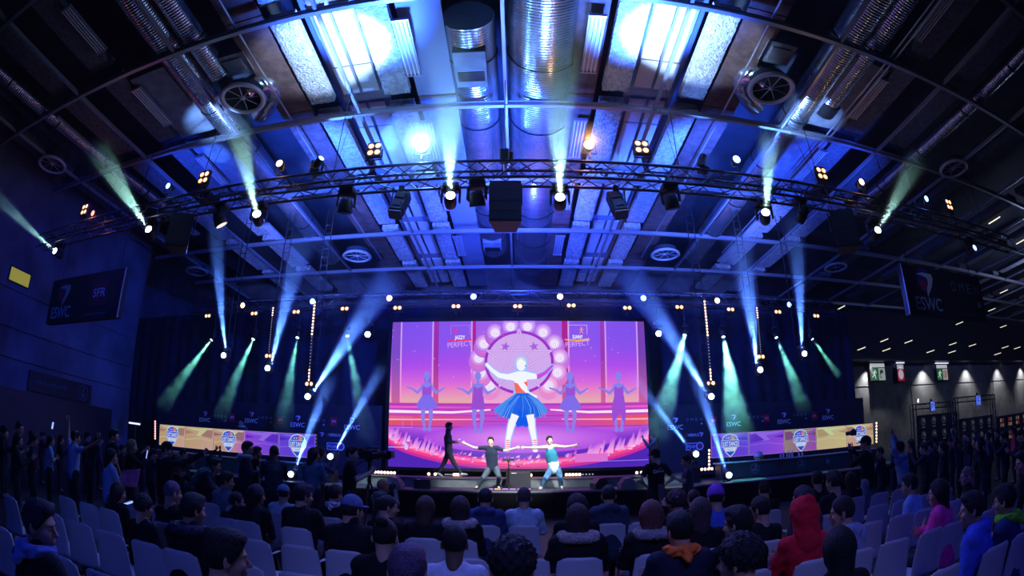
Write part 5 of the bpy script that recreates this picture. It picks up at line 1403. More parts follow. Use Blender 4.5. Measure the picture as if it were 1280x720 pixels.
# ------------------------------------------------------------------ chairs
chair_m = mat('grey_plastic_shell', (.50, .52, .56), .42)
def make_chair():
    t = thing('plastic_chair', 'x', 'chair')
    # backrest: tapered shell leaning back, rounded upper corners
    def shell(pts_fn, nu, nv, th):
        vs = []; fs = []
        for side in (0, 1):
            for j in range(nv + 1):
                for i in range(nu + 1):
                    p, nn = pts_fn(i / nu, j / nv); vs.append(tuple(p + nn * (th * side)))
        N = (nu + 1) * (nv + 1)
        for j in range(nv):
            for i in range(nu):
                a = j * (nu + 1) + i; q = (a, a + 1, a + nu + 2, a + nu + 1); fs.append(q[::-1]); fs.append(tuple(N + k for k in q))
        for i in range(nu):
            for j in (0, nv):
                a = j * (nu + 1) + i; q = (a, a + 1, N + a + 1, N + a); fs.append(q if j == 0 else q[::-1])
        for j in range(nv):
            for i in (0, nu):
                a = j * (nu + 1) + i; q = (a, a + nu + 1, N + a + nu + 1, N + a); fs.append(q[::-1] if i == 0 else q)
        return vs, fs
    def back(u, v):
        z = .43 + .41 * v; w = .215 - .035 * v
        a = 2 * u - 1
        if v > .86: w *= math.sqrt(max(0, 1 - ((v - .86) / .14) ** 2 * .22))
        y = -.0 - .10 * v + .035 * a * a - .05 * (1 - v) ** 3
        if v > .97: z -= .028 * abs(a) ** 6
        return Vector((a * w, y, z)), Vector((0, -1, .2)).normalized()
    vs, fs = shell(back, 14, 12, .012); MB().add(vs, fs, True).build('backrest', chair_m, t)
    def seat(u, v):
        a = 2 * u - 1; w = .21 + .012 * math.sin(v * PI)
        return Vector((a * w, -.03 + .43 * v, .44 + .012 * a * a - .012 * math.sin(v * PI) - .03 * max(0, v - .8) ** 1 )), Vector((0, 0, 1))
    vs, fs = shell(seat, 12, 10, .012); MB().add(vs, fs, True).build('seat', chair_m, t)
    for sx in (-1, 1):
        for a, b in (((sx * .17, .02, .435), (sx * .21, -.10, .0)), ((sx * .17, .34, .43), (sx * .21, .40, .0))):
            MB().tube([a, b], .012, 8).build('leg', steel, t)
    MB().tube([(-.18, .02, .43), (.18, .02, .43)], .010, 6).tube([(-.18, .34, .425), (.18, .34, .425)], .010, 6).build('crossbar', steel, t)
    return t
chair0 = make_chair(); first = [True]
def place_chair(x, y, rz, label):
    o = chair0 if first[0] else copy_tree(chair0); first[0] = False
    o.location = (x, y + .09, 0); o.rotation_euler = (0, 0, rz); o['label'] = label; o['group'] = 'grey plastic audience chairs'
# rows: distance of the backrest top, first and last seat
ROWS = [(1.05, -3.3, 3.9), (2.05, -4.4, 4.6), (3.05, -5.3, 5.4), (4.0, -5.2, 5.9), (4.95, -4.9, 6.1), (6.05, -4.5, 6.1)]
ROWN = ['nearest', 'second', 'third', 'fourth', 'fifth', 'front']
rr = random.Random(11)

# ------------------------------------------------------------------ seated audience
HB, HK, HBR, HR = (.010, .008, .010), (.006, .006, .008), (.05, .028, .018), (.10, .035, .03)
DK = (.005, .005, .008)
SP = dict(a=seat_pose(), b=seat_pose(.05), c=seat_pose(.02, 'crossed'), d=seat_pose(.02, 'phone'), e=seat_pose(.10, 'crossed'))
taken = []
def seated(px, py, row, label, pose='a', rz=0, z_full=1.335, Y=None, **kw):
    Yh = {0: 1.29, 1: 2.29, 2: 3.29, 3: 4.24, 4: 5.19, 5: 6.29}[row] if Y is None else Y
    p = at(px, py, Yh); s = min(1.12, max(.86, p.z / z_full))
    J = SP[pose]; hy = .06 + (.14 if pose == 'e' else .03)
    x, y = p.x, Yh - hy * s
    taken.append((x, row))
    return person(label, 'seat_' + pose, J, (x, y, .44 * (1 - s) * 1.0 + (0 if s <= 1 else 0)) if False else (x, y, 0), rz, s, hair_col=kw.pop('hair_col', HB), top_col=kw.pop('top_col', DK), **kw)
S = seated
S(379, 601, 4, 'dark-haired man in black jumper, tall, just right of the boy in blue cap', 'c', yaw=35, bulk=.02, top='sweater')
S(420, 603, 5, 'short-haired man with white shirt collar under dark jumper, left of the camouflage cap', yaw=20, top='sweater', collar='shirt', scarf=(.3, .35, .45))
S(440, 614, 3, 'man in blue and white patterned cap turned backwards, black jacket', 'c', yaw=25, hair='cap', hair_col=(.10, .14, .30), collar='stand', bulk=.02)
S(482, 615, 4, 'dark-haired woman in profile smiling to the right, dark coat', 'c', rz=-.3, yaw=45, hair='ponytail', top='coat')
S(483, 642, 2, 'person with small hair bun and black coat, before the smiling woman', 'a', yaw=0, hair='bun', top='coat', bulk=.015)
S(533, 616, 4, 'woman with smooth shoulder-length hair and dark jacket beside the smiling woman', yaw=5, hair='bob', hair_col=HBR)
S(511, 672, 1, 'man with cropped hair rimmed purple, nearest head at bottom centre-left', 'a', yaw=0, hair='short', hair_col=(.08, .05, .10), top='jacket', top_col=(.02, .02, .03))
S(576, 616, 4, 'long-haired woman with furry scarf over her shoulder, centre', yaw=5, hair='long', hair_col=(.03, .015, .015), fur=(.35, .33, .32), top='coat')
S(607, 607, 5, 'man in navy hooded jacket with close-cut hair, front row centre', yaw=0, hair='crop', top_col=(.03, .05, .13), collar='hood', bulk=.03)
S(655, 606, 5, 'man in pale blue knitted jumper with arms folded, front row centre', 'c', yaw=0, hair='crop', hair_col=(.06, .04, .04), top='sweater', top_col=(.36, .50, .62), bulk=.01)
S(569, 650, 2, 'black-haired person in bright pale shirt, bottom centre-left', yaw=0, hair='crop', hair_col=HK, skin=SKIN_D, top='sweater', top_col=(.55, .60, .72))
S(641, 664, 1, 'person with big dark curly hair, nearest at bottom centre', yaw=5, hair='curly', hair_col=(.012, .01, .016), top='coat')
S(720, 613, 4, 'person with rounded dark hair turned left behind the long-haired woman with fur collar', yaw=-30, hair='bob', hair_col=(.03, .012, .02))
S(722, 625, 3, 'long-haired woman in black parka with wide fur collar, centre-right', 'c', yaw=0, hair='long', hair_col=(.03, .012, .015), fur=(.45, .38, .36), top='coat', bulk=.03)
S(760, 603, 5, 'man with close-cut hair in dark blue hooded jacket, right of the pale jumper', yaw=0, hair='crop', top_col=(.025, .04, .07), collar='hood', bulk=.03)
S(814, 622, 3, 'auburn-haired woman in black parka with fur collar, right of centre', 'c', yaw=8, hair='bob', hair_col=(.12, .04, .035), fur=(.32, .30, .32), top='coat', bulk=.03, head_s=1.15)
S(845, 610, 4, 'person with wavy dark hair holding up a phone, right of centre', 'd', yaw=-15, hair='curly', hair_col=(.04, .02, .025), hands=('grip', 'grip'))
S(850, 634, 2, 'black-haired man with orange hood around his neck', 'c', yaw=-10, hair='short', hair_col=HK, scarf=(.85, .16, .03), top_col=(.012, .012, .03), collar=None, bulk=.02)
S(874, 617, 3, 'person with wavy light-streaked hair behind the orange hood', yaw=15, hair='bob', hair_col=(.05, .03, .035), collar='stand')
S(893, 603, 4, 'person in purple knitted hat and blue jacket', yaw=5, hair='beanie', hair_col=(.22, .06, .55), top_col=(.05, .10, .50), bulk=.02)
S(866, 609, 5, 'dark short-haired person between the phone holder and the purple hat', yaw=0, hair='crop')
S(923, 627, 2, 'dark-haired man looking left, below the purple hat', 'c', yaw=-35, hair='short', collar='stand')
S(922, 661, 1, 'nearest curly dark head at bottom right of centre, face turned left', yaw=-40, hair='curly', hair_col=(.012, .01, .014), collar='hood', top_col=(.03, .06, .07))
S(948, 616, 3, 'round dark head with glasses turned left, left of the red hood', yaw=-35, hair='crop')
S(954, 598, 5, 'person in dark cap, front row left of the red hood', yaw=10, hair='cap', hair_col=HK)
S(1010, 602, 3, 'long-haired woman leaning left beside the red hood', 'b', rz=.25, yaw=-25, hair='long', hair_col=(.025, .02, .03), top='coat', top_col=(.03, .035, .06))
S(1004, 618, 2, 'person wearing a bright red hood and red jacket', 'c', yaw=5, hair='hood', hair_col=(.62, .01, .03), top='hoodie', top_col=(.60, .01, .03), bulk=.01)
S(1055, 615, 2, 'man in light grey hooded sweatshirt leaning left', 'c', rz=.2, yaw=-40, hair='crop', top='hoodie', top_col=(.26, .32, .50), collar='hood', bulk=.03)
S(1045, 650, 1, 'person with very long straight black hair, nearest at bottom right', yaw=10, hair='verylong', hair_col=HK, top='coat')
S(1020, 586, 5, 'dark-haired person, front row right, left of two others', yaw=20, hair='short')
S(1040, 585, 4, 'dark-haired man in black coat above the red hood', yaw=-15, hair='short', top='coat')
S(1061, 587, 5, 'long-haired person, front row right, beside the man in black coat', yaw=10, hair='long')
S(1143, 588, 3, 'dark-haired man in pale blue shirt leaning on a chair at right', 'b', rz=.35, yaw=-20, hair='short', top='sweater', top_col=(.22, .42, .72))
S(1175, 594, 2, 'long black-haired woman in bright pink jacket', 'c', rz=.45, yaw=-10, hair='long', hair_col=HK, top='jacket', top_col=(.85, .05, .32), bulk=.03)
S(1207, 580, 3, 'bald man with dark jacket facing left, right side', rz=.5, yaw=-30, hair='buzz', hair_col=(.2, .12, .1), skin=(.36, .22, .2), collar='shirt')
S(1225, 607, 1, 'dark-haired man in vivid blue hooded sweatshirt, bottom right', 'b', rz=.45, yaw=-15, hair='short', top='hoodie', top_col=(.05, .10, .60), collar='hood', bulk=.03)
S(1258, 600, 1, 'person with lime green scarf and navy jacket, bottom right corner', 'c', rz=.3, yaw=0, hair='short', scarf=(.16, .62, .03), top_col=(.02, .04, .12), bulk=.03)
S(1276, 560, 2, 'dark-haired man at the right edge of the frame, face lit violet', rz=.4, yaw=-40, hair='short')
S(218, 597, 3, 'man with shaved purplish head left of the stage', yaw=25, hair='buzz', hair_col=(.12, .09, .14), top='coat')
S(241, 612, 2, 'dark-haired person in thick dark fur collar, left side', 'c', yaw=25, hair='short', fur=(.03, .03, .06), top='coat', bulk=.05)
S(286, 653, 1, 'man with dark hair, forehead rimmed violet, in profile right, bottom left', yaw=48, hair='short', Y=2.05)
S(293, 612, 4, 'person with glasses and dark hair turned right, left of stage', 'b', yaw=50, hair='crop', collar='stand')
S(285, 587, 5, 'short-haired man turned right in grey collar, front row left', yaw=55, hair='short', collar='shirt', top_col=(.10, .13, .2))
S(318, 602, 4, 'long-haired person resting chin on hand, left of the blue cap', 'b', yaw=30, hair='long', top='coat')
S(356, 603, 5, 'boy in pale blue cap and white-panelled jacket', 'a', yaw=-5, hair='cap', hair_col=(.16, .28, .50), top_col=(.30, .42, .52), bulk=.01)
S(48, 617, 0, 'big man in profile facing right, face lit violet, bottom left corner', 'c', yaw=62, hair='short', hair_col=(.02, .018, .03), collar='shirt', scarf=(.12, .2, .55), Y=1.62, bulk=.02)
S(150, 612, 3, 'dark silhouette with rounded hair by the standing people at left', yaw=20, hair='bob')
S(182, 628, 3, 'dark silhouette in black coat beside the thick fur collar', yaw=15, hair='curly', top='coat', Y=3.7)

taken_ok = taken
for ri, (y, xa, xb) in enumerate(ROWS):
    n = int((xb - xa) / .485) + 1
    for i in range(n):
        x = -3.85 + .485 * round((xa + 3.85) / .485) + .485 * i + (.03 if ri % 2 else 0)
        # slide the chair under whoever sits there
        for (tx, tr) in taken:
            if tr == ri and abs(tx - x) < .2: x = tx
        occ = any(tr == ri and abs(tx - x) < .02 for tx, tr in taken)
        if ri >= 4 and not occ and -3.0 < x < 3.2 and not (ri == 5 and .8 < x < 1.6): continue
        place_chair(x, y, rr.uniform(-.05, .05) * (1 if abs(x) < 3 else 2), 'grey plastic chair, %s row of seats, %s from the left of its row' % (ROWN[ri], ORD[i] if i < 20 else 'last'))

# ------------------------------------------------------------------ people standing in the hall
STD = dict(down=stand_pose(), front=stand_pose('front'), phone=stand_pose('phone'), folded=stand_pose('folded'), hips=stand_pose('hips'), up=stand_pose('up'), spread=stand_pose('spread'))
JU = stand_pose('spread'); JU['elL'] = V3(-.30, .04, 1.62); JU['wrL'] = V3(-.36, .06, 1.88); JU['elR'] = V3(.42, .06, 1.42); JU['wrR'] = V3(.66, .14, 1.56); STD['wave'] = JU
JB = stand_pose('phone', .05); JB['elL'] = V3(-.30, .1, 1.62); JB['wrL'] = V3(-.12, .22, 1.84); JB['elR'] = V3(.26, .18, 1.62); JB['wrR'] = V3(.10, .26, 1.84); STD['overhead'] = JB
JN = stand_pose('front'); JN.update(chest=V3(0, .22, 1.18), neck=V3(0, .38, 1.28), shL=V3(-.178, .30, 1.22), shR=V3(.178, .30, 1.22), elL=V3(-.24, .40, .98), elR=V3(.24, .40, .98), wrL=V3(-.1, .58, .9), wrR=V3(.1, .58, .9)); STD['bend'] = JN
JP = stand_pose('folded'); JP['elR'] = V3(.40, .22, 1.45); JP['wrR'] = V3(.62, .34, 1.60); STD['point'] = JP
def standing(px, py, Y, label, pose='down', rz=0, h=1.77, base=0, **kw):
    p = at(px, py, Y); hh = {'bend': 1.50}.get(pose, h)
    s = min(1.15, max(.84, (p.z - base) / hh))
    return person(label, 'stand_' + pose, STD[pose], (p.x, Y, base), rz, s, hair_col=kw.pop('hair_col', HB), top_col=kw.pop('top_col', DK), **kw)
W = standing
W(93, 536, 6.3, 'person in pale blue T-shirt seen from behind, arms spread, waving a lit phone', 'wave', -.1, top='tshirt', top_col=(.28, .50, .80), yaw=20, hands=('grip', 'relaxed'))
W(137, 558, 5.2, 'dark-haired woman in pale blue T-shirt holding a pink cloth', 'front', -.4, top='tshirt', top_col=(.26, .42, .72), hair='bob', yaw=20, trousers=(.05, .08, .2))
W(62, 549, 6.6, 'girl in pale T-shirt at far left, partly hidden', 'folded', -.5, top='tshirt', top_col=(.22, .42, .66), hair='long', yaw=20)
W(23, 522, 5.3, 'tall man with folded arms at the far left edge', 'folded', -.7, hair='crop', yaw=30, h=1.8, top='tshirt', top_col=(.01, .01, .015))
W(5, 545, 5.9, 'person at the left border with one arm stretched forward', 'front', -.9, hair='short', yaw=20)
W(163, 551, 6.9, 'long blond-haired woman looking at a lit phone, left', 'phone', -.6, hair='long', hair_col=(.16, .13, .07), yaw=20, h=1.7, hands=('grip', 'grip'))
W(141, 534, 7.4, 'tall dark-haired man with white print on his black shirt, left', 'down', -.3, hair='short', yaw=40, top='tshirt')
W(207, 549, 6.3, 'man in dark cap pointing with outstretched right arm, before the video wall', 'point', -.2, hair='cap', hair_col=HK, yaw=45, hands=('relaxed', 'point'))
W(240, 570, 7.2, 'man bending forward in dark jacket before the left video wall', 'bend', -1.0, hair='short', yaw=10, collar='stand', top_col=(.03, .04, .06))
W(218, 574, 6.9, 'person holding up a camera with both hands, left of the bending man', 'phone', -.1, hair='short', h=1.65, hands=('grip', 'grip'))
W(307, 549, 8.2, 'man in dark suit with white collar, standing left of the microphone', 'folded', -.9, hair='short', yaw=30, collar='shirt', scarf=(.45, .5, .55), top='jacket', top_col=(.015, .02, .04))
W(319, 556, 9.4, 'man behind the suited man, raising one hand', 'phone', -.7, hair='short', yaw=20)
W(343, 554, 8.2, 'bald dark-skinned man in dark suit beside the microphone', 'front', .6, hair='buzz', hair_col=HK, skin=(.10, .06, .05), yaw=-10, top_col=(.02, .03, .06))
W(391, 567, 8.9, 'girl in dark vest with pale sleeves, left of the cameraman', 'folded', -.2, hair='bob', yaw=25, top='jacket', top_col=(.12, .24, .34), h=1.62)
W(399, 557, 10.0, 'long-haired woman hand on chin, left of the cameraman', 'phone', -.9, hair='long', yaw=10, top_col=(.10, .12, .22))
W(437, 555, 8.75, 'cameraman in black T-shirt with white lanyard beside the video camera', 'front', -1.15, hair='short', yaw=15, top='tshirt', hands=('grip', 'grip'), skin=(.55, .42, .30), scarf=None)
st_ = W(820, 559, 9.8, 'man in black T-shirt with white back print and cap, at the stage edge', 'hips', .15, hair='cap', hair_col=HK, yaw=-25, top='tshirt', skin=(.55, .44, .34))
W(860, 567, 10.0, 'smiling bearded man in grey-green T-shirt facing left at the stage edge', 'front', 1.35, hair='short', yaw=-10, top='tshirt', top_col=(.05, .08, .10), hands=('grip', 'relaxed'), skin=(.50, .36, .28))
W(1084, 542, 7.2, 'photographer in black cap raising a camera before the right video wall', 'phone', .35, hair='cap', hair_col=HK, yaw=-20, hands=('grip', 'grip'), top='jacket', trousers=(.14, .18, .26))
W(1130, 551, 6.3, 'person in blue-grey hooded top with arms raised, right', 'overhead', .4, hair='curly', yaw=0, top='hoodie', top_col=(.14, .26, .42), collar='hood', h=1.74)
W(818, 539, 15.9, 'man in green-lit jacket beside the right edge of the big screen', 'phone', 1.2, base=SZ, hair='short', top='jacket', top_col=(.10, .16, .16), yaw=20)
W(303, 519, 16.4, 'man with lanyard standing behind the left video wall', 'folded', PI, base=SZ, hair='short', top_col=(.05, .08, .12), scarf=(.4, .5, .6))
cv = Canvas(lambda u, v, l: (u, -.165 - l * .3 + .05 * (abs(u) / .15) ** 2 + .0, v), k=1.0)
cv.ring(-.085, 1.30, .022, .034, (225, 230, 235), 16); cv.text(.03, 1.285, .035, 'STAFF', (225, 230, 235), .01, w=.15, center=True, ydown=False); cv.rect(-.03, 1.35, .05, 1.358, (190, 195, 200))
cv.build('back_print', ink, st_)
kinds = ['short', 'bob', 'long', 'crop', 'curly', 'ponytail', 'cap', 'short']; poses_ = ['down', 'folded', 'phone', 'front', 'hips', 'phone', 'overhead', 'down']
lefts = [(2, 560, 7.2), (38, 540, 8.0), (52, 556, 8.9), (75, 545, 8.5), (88, 552, 10.2), (108, 540, 9.4), (112, 562, 7.4), (124, 545, 10.5), (152, 560, 9.0), (178, 556, 10.4), (190, 566, 8.4), (20, 575, 4.6), (40, 590, 5.6), (228, 560, 9.6), (262, 578, 9.0)]
for i, (px, py, Y) in enumerate(lefts):
    W(px, py, Y, 'dark figure in the standing crowd at left, %s counted from the left edge' % ORD[sorted(lefts).index((px, py, Y))], poses_[i % 8], -.5, hair=kinds[(i * 3) % 8], yaw=15, h=1.74, hands=('grip', 'grip') if poses_[i % 8] in ('phone', 'overhead') else ('relaxed', 'relaxed'), top_col=[(.012, .014, .03), (.03, .04, .07), (.015, .01, .02)][i % 3])
rights = [(1102, 560, 9.0), (1117, 556, 10.6), (1140, 548, 8.6), (1156, 556, 7.4), (1168, 546, 9.6), (1180, 560, 6.6), (1190, 550, 8.8), (1200, 562, 7.8), (1212, 548, 10.0), (1222, 558, 6.4), (1236, 545, 7.6), (1248, 556, 9.0), (1256, 540, 6.0), (1268, 552, 7.8), (1278, 546, 5.2), (1232, 572, 5.4), (1164, 572, 8.2), (1208, 540, 12.5), (1240, 534, 14.0), (1270, 530, 12.0)]
for i, (px, py, Y) in enumerate(rights):
    W(px, py, Y, 'dark figure in the standing crowd at right, %s counted from the stage' % ORD[sorted(rights).index((px, py, Y))], poses_[(i * 3 + 1) % 8], .5, hair=kinds[(i * 5) % 8], yaw=-15, h=1.74, hands=('grip', 'grip') if poses_[(i * 3 + 1) % 8] in ('phone', 'overhead') else ('relaxed', 'relaxed'), top_col=(.62, .05, .12) if i == 13 else [(.012, .014, .03), (.02, .03, .06), (.015, .01, .02)][i % 3])

# ------------------------------------------------------------------ performers: joints traced at their distance
def traced(px, Y, base, scale, org):
    """px: joint -> (x, y, dy); traced on a sheet with given scale and origin, placed at distance Y"""
    o = at(org[0] + px['pel'][0] / scale, org[1] + px['pel'][1] / scale, Y); loc = Vector((o.x, Y, base)); J = {}
    for k, v in px.items():
        p = at(org[0] + v[0] / scale, org[1] + v[1] / scale, Y + (v[2] if len(v) > 2 else 0)) - loc; J[k] = V3(*p)
    return J, loc
PB = lambda J, ks, dz: [J.__setitem__(k, J[k] + V3(0, 0, dz)) for k in ks]
# left performer, facing the hall
J, loc = traced(dict(pel=(510, 392), chest=(503, 305), neck=(500, 252), shR=(462, 266), shL=(540, 266), elR=(392, 266), wrR=(335, 240), elL=(598, 287), wrL=(664, 266), hipR=(492, 398), hipL=(530, 398), knR=(452, 462, -.1), anR=(412, 532, .05), toeR=(396, 545, -.12), knL=(552, 455, -.25), anL=(545, 532, .1), toeL=(556, 545, -.1)), 14.6, SZ, 5.333, (520, 510))
for k in ('anR', 'anL'): J[k][2] = .085
for k in ('toeR', 'toeL'): J[k][2] = .045
person('performer in dark T-shirt and grey trousers, arms spread, smiling, left of the black stand', 'perf1', J, loc, 0, 1, yaw=180, pitch=3, hair='short', hair_col=(.03, .02, .015), top='tshirt', top_col=(.012, .02, .04), trousers=(.06, .09, .12), skin=(.62, .44, .35), hands=('grip', 'point'), shoes=(.02, .02, .03))
J, loc = traced(dict(pel=(920, 402), chest=(902, 315), neck=(892, 246), shR=(852, 262), shL=(930, 254), elR=(792, 266), wrR=(732, 262), elL=(998, 260), wrL=(1052, 250), hipR=(902, 408), hipL=(944, 405), knR=(866, 465, -.15), anR=(838, 530, .0), toeR=(826, 548, -.15), knL=(962, 462, -.1), anL=(966, 528, .05), toeL=(974, 546, -.12)), 14.6, SZ, 5.333, (520, 510))
for k in ('anR', 'anL'): J[k][2] = .085
for k in ('toeR', 'toeL'): J[k][2] = .045
o = person('performer in teal and grey tank top and jeans, arms spread, right of the black stand', 'perf2', J, loc, 0, 1, yaw=165, pitch=-3, hair='short', hair_col=(.02, .015, .012), top='tank', top_col=(.38, .52, .60), trousers=(.06, .16, .30), skin=(.66, .48, .40), hands=('point', 'grip'), shoes=(.3, .3, .32), wide=.008)
J2 = dict(J); lat, dep, up = torso_frame(J2)
F = Field(.02); F.cone(J2['pel'] + (J2['chest'] - J2['pel']) * .60, J2['chest'] + up * .02, .176, .186, .03, dep, 1.34)
for s in 'LR':
    q = lat * (.06 if s == 'R' else -.06); F.cone(J2['neck'] - up * .045 + q, J2['neck'] - up * .14 + q * 1.3, .034, .05, .03)
mobj('chest_panel', bmesh_from([F.mesh(.014)], 'chest_panel'), cmat((.02, .16, .24)), o)
# walking man, profile to the right, on the riser
J, loc = traced(dict(pel=(218, 268), chest=(213, 190), neck=(216, 140), shR=(212, 158, -.17), shL=(214, 158, .17), elR=(212, 210, -.2), wrR=(258, 218, -.16), elL=(222, 208, .2), wrL=(262, 216, .1), hipR=(216, 276, -.09), hipL=(220, 276, .09), knR=(250, 352, -.09), anR=(300, 425, -.09), toeR=(332, 428, -.09), knL=(190, 350, .09), anL=(150, 420, .09), toeL=(176, 442, .09)), 15.75, RZ, 5.333, (520, 510))
m_ = min(J['toeL'][2], J['toeR'][2])
o = person('young man in black jacket walking right on the riser looking at his phone', 'walk', J, loc + Vector((0, 0, .045 - m_)), 0, 1, yaw=95, pitch=8, hair='short', hair_col=(.02, .014, .012), top='jacket', top_col=(.02, .028, .05), trousers=(.015, .02, .035), skin=(.40, .28, .24), hands=('grip', 'grip'), shoes=(.5, .52, .55), collar='stand')

# ------------------------------------------------------------------ small props
def phone(p, label, lit=True, rz=0, tilt=80):
    t = thing('phone', label, 'phone', tuple(p), rz)
    Mx = Matrix.Rotation(R(tilt), 4, 'X')
    MB().box((0, 0, 0), (.074, .148, .009), Mx, bev=.003).build('case', black_pl, t)
    MB().box((0, 0, .0052), (.066, .132, .001), Mx).build('display', emit_mat('phone_display', (.25, .35, .9), 1.6) if lit else lens_dark, t)
phone(at(66, 532, 6.3), 'lit phone held up by the person in pale blue T-shirt')
phone(at(184, 568, 6.2), 'lit phone held by the blond-haired woman', True, -.6)
phone(at(827, 614, 5.35), 'dark phone held up by the wavy-haired person', False, -.1)
phone(at(520 + 290 / 5.333, 510 + 211 / 5.333, 15.58), 'phone in the hand of the walking man', True, 0, 20)
phone(at(162, 629, 3.9), 'small glowing phone low among the left seats', True, 0, 10)
m = MB(); nx = 8
def cl(u, v): return at(153 + 22 * u - 4 * v, 588 + 20 * v - 2 * u + 3 * u * v, 5.05 + .03 * math.sin(u * 9) + .02 * math.sin(v * 7))
vs = [cl(i / nx, j / nx) for j in range(nx + 1) for i in range(nx + 1)]; vs += [v + Vector((0, .012, 0)) for v in vs]; N = (nx + 1) ** 2
fs = [(j * (nx + 1) + i, j * (nx + 1) + i + 1, (j + 1) * (nx + 1) + i + 1, (j + 1) * (nx + 1) + i) for j in range(nx) for i in range(nx)]
fs += [tuple(N + k for k in f[::-1]) for f in fs]
rim = [(i, i + 1) for i in range(nx)] + [(nx + (nx + 1) * j, nx + (nx + 1) * (j + 1)) for j in range(nx)] + [(N - 1 - i, N - 2 - i) for i in range(nx)] + [((nx + 1) * (nx - j), (nx + 1) * (nx - j - 1)) for j in range(nx)]
fs += [(b, a, N + a, N + b) for a, b in rim]
m.add(vs, fs, True); tag(m.build('cloth', mat('pink_cloth', (.75, .18, .38), .9)), 'pink cloth held out by the woman in pale blue T-shirt', 'cloth')
def handheld_camera(p, rz, label):
    t = thing('photo_camera', label, 'camera', tuple(p), rz)
    MB().box((0, 0, 0), (.14, .07, .10), bev=.012).box((0, 0, .06), (.06, .05, .03), bev=.008).build('body', black_pl, t)
    MB().lathe([(.03, 0), (.036, .03), (.036, .11), (.04, .14)], Matrix.Rotation(R(-90), 4, 'X') @ T_(0, 0, .03), 16).build('lens', black, t)
handheld_camera(at(1067, 541, 7.5), .3, 'camera held by the photographer in black cap at right')
handheld_camera(at(219, 577, 7.3), 0, 'camera held up left of the bending man')
# kneeling photographer on a case before the stage
p = at(476, 597, 8.4)
t = thing('flight_case', 'black flight case the hooded photographer sits on', 'case', (p.x, 8.3, 0)); MB().box((0, 0, .22), (.55, .45, .43), bev=.015).build('box', black_pl, t); MB().box((0, -.23, .30), (.5, .01, .02)).box((0, -.23, .05), (.5, .01, .02)).build('edge_rail', steel, t)
person('blond photographer in grey hooded jacket kneeling before the stage', 'seat_d', SP['d'], (p.x, 8.36, 0), -.35, min(1.1, p.z / 1.33), yaw=10, hair='crop', hair_col=(.30, .16, .08), top='hoodie', top_col=(.12, .15, .17), collar='hood', hands=('grip', 'grip'))
handheld_camera(at(491, 608, 8.72), 0, 'camera held by the hooded photographer before the stage')
# video camera on tripod by the cameraman
q = at(462, 568, 9.5)
t = thing('video_camera', 'large black video camera on a tripod beside the cameraman', 'camera', tuple(q))
Mz = Matrix.Rotation(R(-12), 4, 'Z')
MB().box((0, 0, 0), (.42, .15, .18), Mz, bev=.02).box((-.24, 0, .02), (.12, .13, .2), Mz, bev=.015).box((.05, 0, .13), (.26, .03, .03), Mz, bev=.008).box((-.02, -.0, .115), (.03, .03, .05), Mz).box((.15, 0, .115), (.03, .03, .05), Mz).build('body', black_pl, t)
MB().lathe([(.06, .2), (.065, .3), (.08, .34), (.085, .44), (.07, .44)], Mz @ Matrix.Rotation(R(90), 4, 'Y'), 20).box((.46, 0, .01), (.10, .16, .13), Mz).build('lens', black, t)
MB().box((-.10, -.16, .08), (.12, .12, .08), Mz, bev=.01).box((-.10, -.08, .08), (.03, .08, .03), Mz).build('viewfinder', black_pl, t)
MB().box((.12, -.02, .155), (.16, .02, .012), Mz).box((.18, -.085, .03), (.13, .012, .014), Mz).build('white_handle_strip', mat('white_plastic', (.8, .8, .8), .5), t)
MB().tube([(0, 0, -.09), (0, 0, -.55)], .04, 10).lathe([(.08, -.14), (.09, -.09)], None, 16).build('fluid_head', black, t)
for a in (.5, 2.6, 4.7): MB().tube([(0, 0, -.5), (.45 * math.cos(a), .45 * math.sin(a), -q.z + .01)], .02, 8).build('leg', black, t)
MB().tube([(-.05, 0, -.1), (-.35, -.1, -.28)], .012, 6).build('pan_bar', black, t)
# microphone stand between the two suited men
p = at(325, 560, 8.1); t = thing('microphone_stand', 'thin microphone stand between the two suited men', 'microphone stand', (p.x, 8.1, 0))
MB().lathe([(.14, 0), (.14, .015), (.02, .03)], None, 20).build('base', black, t); MB().tube([(0, 0, .02), (0, 0, 1.5)], .011, 8).build('pole', steel, t); MB().tube([(0, 0, 1.5), (-.02, -.08, 1.58)], .018, 8).lathe([(.018, 1.56), (.028, 1.6), (.02, 1.63)], T_(-.02, -.08, 0), 12).build('microphone', black, t)
# centre stage: sensor bar on a stand, black floor speaker, monitors, footlights
o = at(520 + 617 / 5.333, 510 + 345 / 5.333, 14.35)
t = thing('sensor_stand', 'black motion sensor on a slim stand at centre stage', 'stand', (o.x, 14.35, SZ)); h = o.z - SZ
MB().box((0, 0, h), (.34, .09, .065), bev=.012).box((0, 0, h - .05), (.09, .08, .04)).build('sensor_bar', black_pl, t)
MB().tube([(0, 0, .05), (0, 0, h - .05)], .018, 8).tube([(0, 0, .05), (0, 0, .62)], .045, 10).build('pole', black, t)
MB().box((.13, -.02, h - .15), (.1, .05, .03), Matrix.Rotation(.2, 4, 'Y')).tube([(0, 0, h - .17), (.1, -.01, h - .15)], .012, 6).build('side_bracket', black, t)
for a in (.6, 2.7, 4.8): MB().tube([(0, 0, .22), (.24 * math.cos(a), .24 * math.sin(a), .012)], .012, 6).build('leg', black, t)
